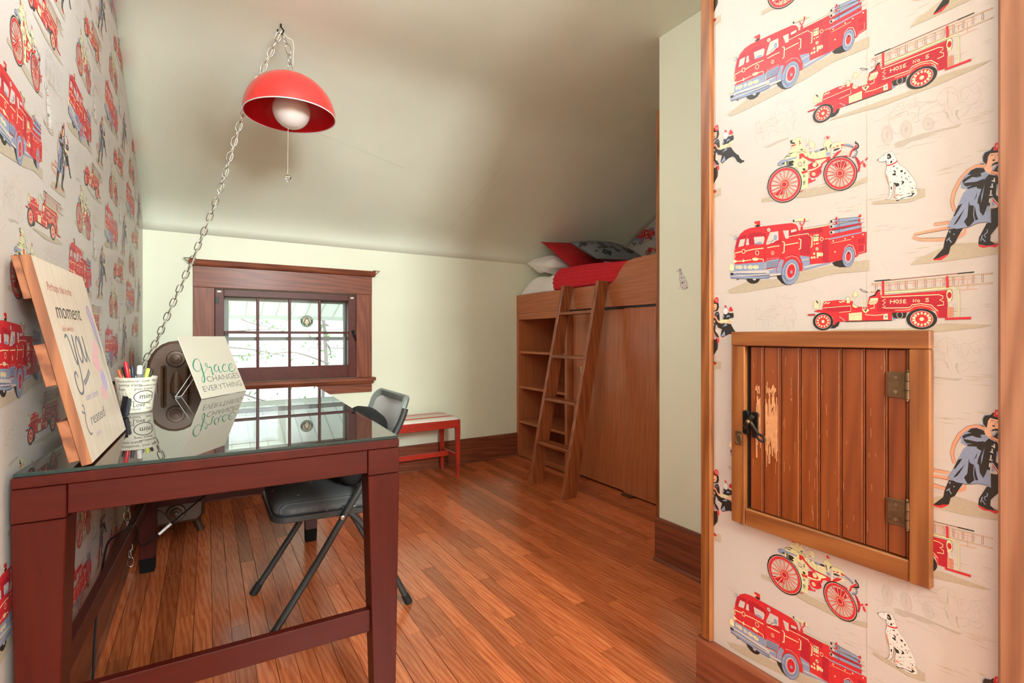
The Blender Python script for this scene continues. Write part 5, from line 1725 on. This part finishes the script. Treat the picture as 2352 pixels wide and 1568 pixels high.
# ---------------- dog
m=Motif('dalmatian_print', (6.936095e-05, 0, -0.04428003, -1.913291e-05, -8.27355e-05, 0.07707908, 5.835668e-05, 0))
m.P('T','560,1390 1100,1080 1344,1100 1344,1300 900,1450 0,1500 0,1420 300,1380')
body='120,360 160,320 240,260 320,200 420,155 500,148 540,190 570,250 610,340 640,400 690,490 780,530 860,600 960,720 1060,850 1120,950 1110,1090 1160,1200 1130,1270 1020,1330 850,1375 740,1370 690,1405 600,1410 585,1380 640,1340 550,1320 570,1240 570,1140 600,1080 540,960 530,1080 510,1240 430,1370 340,1390 335,1370 400,1330 430,1230 430,1050 400,950 350,820 325,680 350,600 370,480 330,390 240,415 170,405'
m.P('V',body);m.S('K',6,body+' 120,360')
for t in ('115,360 160,335 130,380','370,250 380,200 440,200 480,270 470,310 400,345 360,320 380,290','325,390 370,370 345,410','270,240 310,220 300,240','260,275 300,270 295,282','385,410 400,405 395,440 410,455 390,455','440,430 470,380 505,380 500,420 460,450','510,350 550,340 540,360 515,362','500,540 520,515 575,500 560,530 510,545','440,580 470,555 465,578','605,570 640,555 645,585 620,592','525,640 545,620 600,655 575,690 600,740 570,765 500,750 510,715 550,710 560,670','360,665 400,630 390,655','425,680 440,650 440,690','700,650 720,625 770,620 775,660 730,685','805,710 820,675 850,680 845,715 820,728','600,795 635,750 625,785','720,790 750,790 760,820 740,825','825,830 850,810 875,835 850,845','860,875 900,845 910,865 880,882','910,780 950,765 925,805','905,950 980,910 1000,930 950,940','525,935 600,955 660,955 690,1010 640,1045 600,1050 570,1000','720,900 790,900 815,940 750,1000 730,990 760,940','455,1070 495,1030 490,1120 470,1130','445,920 470,910 465,960','780,1050 815,1010 800,1045','655,1115 740,1080 700,1118','755,1160 800,1135 790,1155','970,1080 985,1070 990,1095 970,1095','1010,1070 1040,1075 1030,1110 1010,1105','1065,1095 1095,1085 1100,1110','870,1220 960,1210 955,1230 880,1232','990,1200 1090,1210 1050,1250 1010,1300 850,1320 720,1370 650,1415 590,1412 600,1390 680,1380 740,1340 940,1285 1010,1260','680,1270 820,1240 700,1285','690,1190 730,1200 720,1215','620,900 640,890 635,920','565,900 585,905 575,925','670,915 690,905 690,930','640,700 655,685 630,715','380,720 400,730 390,742','335,1375 370,1380 345,1392','460,1190 478,1180 470,1215','945,830 968,825 955,845','1040,955 1060,945 1050,962','1040,1030 1075,1015 1060,1035','930,1045 955,1035 945,1052','490,200 510,220 495,235','450,180 470,175 465,190'): m.P('K',t)
m.E('W',408,280,18,20);m.P('S','550,1320 590,1235 690,1240 670,1280');m.P('S','980,1150 1060,1150 1060,1190 990,1195');m.P('S','345,700 400,820 430,1000 415,990 350,800');m.S('R',32,'375,505 470,485 570,440 635,385')
m.S('S',6,'520,850 525,1080 505,1240 430,1365')
# ---------------- firefighters
m=Motif('firefighter_print', (0.0001235916, 0, -0.1248505, -3.269878e-05, -0.0001679807, 0.1295972, 0.0001184836, 0))
m.P('T','60,1500 500,1300 900,1290 1200,1260 1200,1400 700,1480 200,1540 0,1560')
m.S('K',44,'900,370 800,375 700,430 600,540 530,680 505,800 535,910');m.S('S',38,'900,370 800,375 700,430 600,540 530,680 505,800 535,910')
m.S('S',34,'480,1045 290,1075');m.S('S',34,'470,1110 250,1150 60,1190 40,1230 120,1255 300,1258 430,1250');m.S('K',4,'480,1128 250,1168 80,1200 70,1225 120,1237 430,1232');m.S('S',34,'665,1120 660,1170 580,1230');m.S('K',3,'480,1030 300,1055 288,1085')
m.P('R','980,750 1060,840 1140,840 1145,910 1110,935 1060,850 1000,800')
m.P('K','470,1130 640,1115 580,1220 540,1300 490,1340 470,1420 380,1490 280,1490 400,1360 420,1260')
m.P('R','275,1490 340,1480 400,1450 470,1425 440,1455 380,1500 290,1505')
m.P('K','970,880 1070,850 1110,960 1100,1040 1010,1150 970,1200 965,1270 1020,1300 1070,1300 1060,1320 960,1340 820,1310 830,1230 900,1100 920,1060 975,1050')
m.P('R','822,1312 900,1330 960,1325 1050,1305 1080,1305 1030,1350 960,1340 880,1355 825,1335')
m.P('B','610,560 650,500 720,430 800,390 900,400 940,470 1040,480 1080,560 1030,680 1030,740 970,760 960,880 975,1060 920,1045 820,1055 690,1110 560,1130 450,1105 520,980 580,840 640,700 690,650 615,640')
m.P('K','800,395 890,400 905,440 850,460 860,495 800,510 750,505 690,540 640,580 630,550 660,520 740,475 690,480 740,420')
m.P('K','980,480 1040,490 1080,560 1040,600 1030,740 970,750 960,850 930,850 905,920 880,970 840,920 830,830 810,820 820,760 860,650 810,640 800,620 690,650 690,630 800,580 900,530 950,470')
m.P('B','900,590 860,720 850,820 870,760 890,640');m.P('K','640,580 700,570 800,560 900,520 860,560 760,600 680,620 650,600')
m.P('K','710,790 720,840 770,850 760,960 775,1030 720,1090 690,1100 650,1040 690,980');m.P('K','780,850 800,960 820,1010 790,1030 770,960');m.P('K','520,980 580,850 630,820 600,880 545,970');m.P('K','520,1085 580,990 660,880 600,1000 560,1060');m.P('K','770,790 810,680 800,740');m.S('K',5,'450,1105 560,1130 690,1110 820,1055 920,1045 975,1060')
for x,y in ((1015,525),(990,590),(975,670),(960,770)): m.S('V',14,[(x,y-8),(x-4,y+42)])
for x,y in ((1005,550),(985,625),(975,722)): m.S('V',12,[(x-22,y),(x+18,y)])
m.P('K','1030,720 1100,760 1140,810 1130,830 1060,820 1000,750');m.P('B','985,790 1020,840 980,860')
m.P('F','960,890 1050,855 1050,870 1000,880')
m.P('K','1060,360 1120,340 1150,380 1160,480 1160,640 1110,640 1060,590 1030,480 1000,430');m.S('B',16,'1005,420 1040,370 1060,350');m.S('B',12,'1050,420 1080,390 1120,385');m.P('B','1060,590 1110,620 1150,600 1090,570')
m.S('S',40,'970,450 1050,460 1090,510 1160,540 1230,600');m.S('K',4,'985,425 1060,440 1100,490 1170,515');m.S('M',4,'975,455 1050,475 1080,520 1150,550')
m.P('K','875,280 890,220 960,180 1010,185 1130,180 1140,260 1100,330 1040,350 920,355 880,320');m.S('B',10,'880,330 870,260 900,210 990,170')
m.P('F','940,260 965,220 1070,210 1080,250 1055,320 990,350 960,380 920,360 930,320');m.P('K','985,300 1020,290 1025,305 1000,315');m.S('K',6,'970,245 1005,240');m.S('K',6,'1040,240 1065,236');m.S('M',4,'1020,230 1030,270 1015,280');m.P('K','990,350 1040,320 1030,345 985,372')
m.P('K','970,180 1000,140 1020,150 1000,185');m.P('R','1000,180 1025,100 1060,88 1085,75 1120,90 1130,130 1115,180 1060,188');m.S('V',8,'1048,115 1042,155');m.S('V',8,'1072,120 1090,112 1095,128 1068,158 1100,155')
m.P('F','890,390 930,370 985,390 990,420 960,450 930,455 900,420');m.P('K','820,335 900,345 880,352')
m.S('B',12,'930,1130 930,1165 890,1200 910,1230');m.S('B',12,'870,1200 850,1270');m.S('B',12,'870,1240 905,1280');m.S('B',12,'480,1230 440,1270');m.S('B',12,'470,1250 500,1290');m.E('B',480,1160,10,14);m.E('B',530,1190,8,8)
# second man from the narrow strip by the corner board, shifted one pattern width
q = m
q.h = (0.0001581535, 0, -0.04191067, -3.487998e-06, -0.0001409131, 0.09011092, 9.939167e-05, 0)
q.P('K','440,560 450,450 540,420 610,430 630,400 660,450 660,520 570,540 560,570');q.P('B','510,530 520,480 560,470 590,500 530,510');q.P('B','420,550 440,480 470,480 450,540')
q.E('V',495,390,50,65);q.ring('B',495,390,50,65,5);q.P('R','470,275 500,270 525,320 480,310');q.P('R','560,370 580,310 605,295 650,370 640,395 580,395');q.P('F','605,400 640,390 630,430 610,430')
q.P('K','340,720 420,640 600,650 680,790 690,850 560,860 420,930 390,880 420,760');q.P('B','400,890 470,790 490,880 430,910');q.P('B','420,710 500,640 530,680');q.P('F','380,900 440,930 410,970')
q.P('G','380,580 420,560 580,560 640,580 600,640 450,620 390,640');q.P('F','500,630 560,560 620,590 590,650');q.P('F','330,590 390,580 390,630 340,620')
q.S('G',10,'620,575 690,575');q.P('K','600,820 760,860 800,960 850,1010 820,1040 740,1000 690,900');q.S('K',60,'640,780 720,880 780,980')
q.P('K','760,960 800,950 840,1000 880,1010 880,1040 790,1050')
q.P('K','290,650 380,730 430,730 400,640 330,620')
# ---------------- horse-drawn sketch (pale line drawing)
m=Motif('horse_wagon_print', (8.733713e-05, 0, -0.1027085, -3.32818e-05, -0.0001099547, 0.1268832, 7.755545e-05, 0))
m.P('U','380,1330 650,1230 900,1150 1100,1100 1500,1010 1700,940 1600,1030 1200,1120 900,1260 700,1300 550,1400 390,1430')
for t in ('0,1410 300,1360','700,1390 1160,1310','1000,1240 1300,1200','0,920 280,800 400,640','190,900 540,740','280,790 240,770 300,740','430,640 440,580 550,545 560,640','430,650 560,600','400,720 600,650 620,700 400,790','260,880 280,990','620,700 640,800','300,880 520,800','600,620 640,580 700,570 690,640 640,650','740,500 760,460 800,460 810,500 770,520 740,500','740,560 800,540 800,620 750,640 740,560','720,640 830,600 860,660 820,790','640,780 760,740 800,800 720,900','840,760 850,680 920,600 1050,560 1180,520 1210,420 1300,320 1360,260 1500,260 1560,300 1540,330','830,780 840,870 870,940 1000,800 1080,740 1130,780 1230,740','810,540 1100,540 1200,510','840,790 1220,580','1380,260 1400,340 1500,360 1600,330 1600,400 1540,400 1490,360','1200,510 1240,570 1300,590 1390,560 1400,440','1220,600 1300,620 1390,590','1390,340 1410,440 1400,540 1430,680 1480,720 1490,800','1310,690 1380,760 1420,860 1490,940','1230,740 1330,720 1360,640','1600,410 1600,500 1640,540 1740,540','1660,330 1660,450 1700,500 1760,490 1820,370','1620,340 1720,260 1820,240 1900,180 1980,120 2060,50 2160,80 2180,140 2230,180 2170,220 2090,180 2020,100','1820,250 1830,310 1940,370 1990,350 2000,260 1930,180','2050,240 2020,340 2050,400 2000,480 2090,520 2060,580 1960,660 1920,650','1760,560 1740,600 1820,600 1820,680 1740,780 1660,820','1700,630 1640,700 1570,720 1560,800 1620,850','1800,600 1980,560','1880,590 1990,500','1100,950 1200,900 1240,960','350,1050 380,1150 480,1140','740,940 900,880'): m.S('U',7,t)
m.P('U','1340,720 1400,740 1430,850 1390,840 1380,780');m.P('U','1560,700 1600,680 1590,800 1640,880 1610,880 1550,780')
for cx,cy,rx,ry in ((235,1175,105,185),(605,1065,108,165),(1030,960,110,120)): m.ring('U',cx,cy,rx,ry,8);m.ring('U',cx,cy,rx*.8,ry*.82,6);m.spokes('U',cx,cy,rx*.78,ry*.8,.1,12,5)
# ---------------- front-view team sketch
m=Motif('horse_team_print', (8.85288e-05, 0, -0.07517512, -3.240511e-05, -8.716774e-05, 0.1015365, 6.148292e-05, 0))
m.P('U','420,1560 900,1330 1200,1230 1190,1290 900,1400 600,1560')
for t in ('220,760 210,840 240,950 190,1040 200,1100 260,1140 340,1110 390,1020 380,950 330,880 330,780 290,740','230,1080 320,1090 360,1020','200,1160 210,1300 260,1440','350,1100 440,1120 430,1300 470,1200','340,930 460,880 560,860 640,780','520,1200 540,960 600,1100 580,1290','640,830 680,900 760,910 840,840 860,740 820,680 760,660','690,540 680,640 720,740','760,500 790,600 770,680','800,440 840,400 930,440 920,520 840,580','840,350 850,180 880,140','940,500 1100,520 1130,600 1050,1000','880,1100 1080,1040','1160,680 1260,680 1320,620 1340,520 1300,450 1200,440 1150,520','1200,320 1280,310 1300,400 1240,440','1180,760 1300,820 1360,760 1440,700 1430,560 1340,450','1310,840 1340,1020 1380,760','1130,900 1140,1100 1180,1180 1210,1000','640,1000 720,1050 830,1030 860,1180','960,200 1100,210 1300,140 1480,30','1050,170 1130,120 1140,60'): m.S('U',9,t)
# loose brush strokes of the ground between the motifs
m = Motif('ground_strokes_print', (0.001, 0, 0, 0, 0.001, 0, 0, 0))
rnd = random.Random(3)
for cx_, cy_, k_ in ((-150, 60, 8), (-90, -150, 9), (60, 60, 6), (120, 90, 9), (40, 140, 7), (170, 20, 8), (250, -40, 9), (290, 120, 8), (210, 180, 7), (330, 190, 8), (-40, 200, 7), (100, -60, 6), (300, -160, 6)):
    for _ in range(k_):
        x0_, y0_, l_ = cx_ + rnd.uniform(-40, 40), cy_ + rnd.uniform(-14, 14), rnd.uniform(10, 38)
        m.P('T', f'{x0_},{y0_} {x0_ + l_ * 0.5},{y0_ - 0.7} {x0_ + l_},{y0_ + 0.2} {x0_ + l_ * 0.5},{y0_ + 0.8}')


def clip_half(pl, ax, lim, keep_less):
    out = []
    for i in range(len(pl)):
        a, b = pl[i - 1], pl[i]
        ia = (a[ax] <= lim) == keep_less
        ib = (b[ax] <= lim) == keep_less
        if ia != ib:
            t = (lim - a[ax]) / (b[ax] - a[ax])
            out.append((a[0] + (b[0] - a[0]) * t, a[1] + (b[1] - a[1]) * t))
        if ib:
            out.append(b)
    return out


ORDER = list(INK)


def motif_mesh(name, clip=None, skip=''):
    """All inked shapes of a motif as one thin printed sheet; overlapping shapes are stacked a hair apart."""
    V, Fc, mi, boxes = [], [], [], []
    z0 = {'ground_strokes_print': 0.00006, 'horse_wagon_print': 0.0002, 'horse_team_print': 0.0002}.get(name, 0.00055)
    for c, pl in ARTWORK[name]:
        strip, c = c.endswith('|'), c[0]
        if c in skip:
            continue
        for ax, lim, less in clip or ():
            if pl and not all((p[ax] <= lim) == less for p in pl):
                pl, strip = clip_half(pl, ax, lim, less), False
        if len(pl) < 3:
            continue
        bb = (min(p[0] for p in pl), max(p[0] for p in pl), min(p[1] for p in pl), max(p[1] for p in pl))
        lay = 0
        for b2, l2 in boxes:
            if l2 >= lay and bb[0] < b2[1] and bb[1] > b2[0] and bb[2] < b2[3] and bb[3] > b2[2]:
                lay = l2 + 1
        boxes.append((bb, lay))
        i0 = len(V)
        k = len(pl)
        if strip:      # a brush line: quads along its length, each step a hair higher so bends never lie in one plane
            tri = [(i, i + 1, k - 2 - i, k - 1 - i) for i in range(k // 2 - 1)]
            V += [(p[0], p[1], z0 + 0.000012 * lay + 0.0000025 * min(i, k - 1 - i)) for i, p in enumerate(pl)]
        else:
            tri = tessellate_polygon([[Vector((p[0], p[1], 0)) for p in pl]])
            V += [(p[0], p[1], z0 + 0.000012 * lay) for p in pl]
        for t in tri:
            a, b, c3 = (Vector(V[i0 + i]) for i in t[:3])
            if (b - a).cross(c3 - a).z < 0:
                t = t[::-1]
            Fc.append(tuple(i0 + i for i in t))
            mi.append(ORDER.index(c))
    me = mesh(name, V, Fc)
    for k in ORDER:
        me.materials.append(INK_MATS[k])
    me.polygons.foreach_set('material_index', mi)
    return me


MOTIF_MESH = {n: motif_mesh(n) for n in ARTWORK}
ON_LEFT = Matrix(((0, 0, 1, 0), (1, 0, 0, 0), (0, 1, 0, 0), (0, 0, 0, 1)))     # sheet right = +Y, facing +X
ON_RIGHT = Matrix(((0, 0, -1, 0), (-1, 0, 0, 0), (0, 1, 0, 0), (0, 0, 0, 1)))  # sheet right = -Y, facing -X
OFFS = {'fire_engine_print': (0, 0), 'ladder_truck_print': (0.1944, -0.1368), 'steam_pumper_print': (0.0476, 0.1849), 'dalmatian_print': (0.2035, 0.1217),
        'firefighter_print': (0.349, 0.0699), 'horse_wagon_print': (0.2659, 0.223), 'horse_team_print': (-0.0478, 0.3209), 'ground_strokes_print': (0.0, 0.0)}
PITCH, REP = 0.578, 0.4785


def place(name, wall, face, x, y, z, me=None):
    o = link(name, me or MOTIF_MESH[name], [], wall)
    o.matrix_basis = Matrix.Translation((x, y, z)) @ face
    return o


# left wall: columns a half drop apart
for c in range(-1, 5):
    for r in range(-4, 4):
        for n, (a, b) in OFFS.items():
            y = 1.41 + PITCH * c + a
            z = 1.483 + REP / 2 * (c % 2) + REP * r + b
            top = min(ZC, slope_z(y)) if y > 2.6 else ZC
            if not (1.0 < y < 3.72 and 0.15 < z < top + 0.05):
                continue
            place(n, wall_left, ON_LEFT, XL, y, z)
# near right wall: one full width plus what shows at its two edges, cut at the corner board and the casing
for c, r0 in ((0, 0.0), (-1, -REP / 2)):
    for r in range(-3, 4):
        for n, (a, b) in OFFS.items():
            ca = 0.574 * c + a
            y, z = 0.6451 - ca, 1.2561 + r0 + REP * r + b
            if not (0.24 < y < 1.06 and 0.2 < z < 2.15):
                continue
            lo, hi = -(0.8735 - y), y - 0.285
            bb = [p for _, pl in ARTWORK[n] for p in pl]
            me = None
            if min(p[0] for p in bb) < lo or max(p[0] for p in bb) > hi:
                if min(p[0] for p in bb) > hi or max(p[0] for p in bb) < lo:
                    continue
                me = motif_mesh(n, [(0, lo, False), (0, hi, True)])
                if not me.polygons:
                    continue
            place(n, wall_right, ON_RIGHT, XH, y, z, me)
# alcove wall above the bed
for dy in (0.0, -0.574):
    for r in (-1, 0, 1):
        for n in ('fire_engine_print', 'ladder_truck_print', 'steam_pumper_print', 'dalmatian_print', 'firefighter_print', 'ground_strokes_print'):
            a, b = OFFS[n]
            y, z = 3.30 - a + dy, 2.0 + (REP / 2 if dy else 0) + REP * r + b
            if 2.6 < y < 3.45 and 1.7 < z < 2.3:
                place(n, wall_alcove, ON_RIGHT, XA, y, z)
# paper seams of the near wall
plain('seam', srgb(206, 194, 180), 0.7)
box('paper_seam', XH - 0.0004, XH - 0.0001, 0.4955, 0.4962, 0.2, ZC, 'seam', wall_right)
# single cut-out dog stuck on the plain strip of wall
dg_ = prop(link('dog_cutout', motif_mesh('dalmatian_print', None, 'T'), []), 'small spotted dog paper cut-out stuck on the plain cream wall strip', 'cut-out')
dg_.matrix_world = Matrix.Translation((XP - 0.0002, 1.472, 1.305)) @ ON_RIGHT @ Matrix.Scale(0.92, 4)
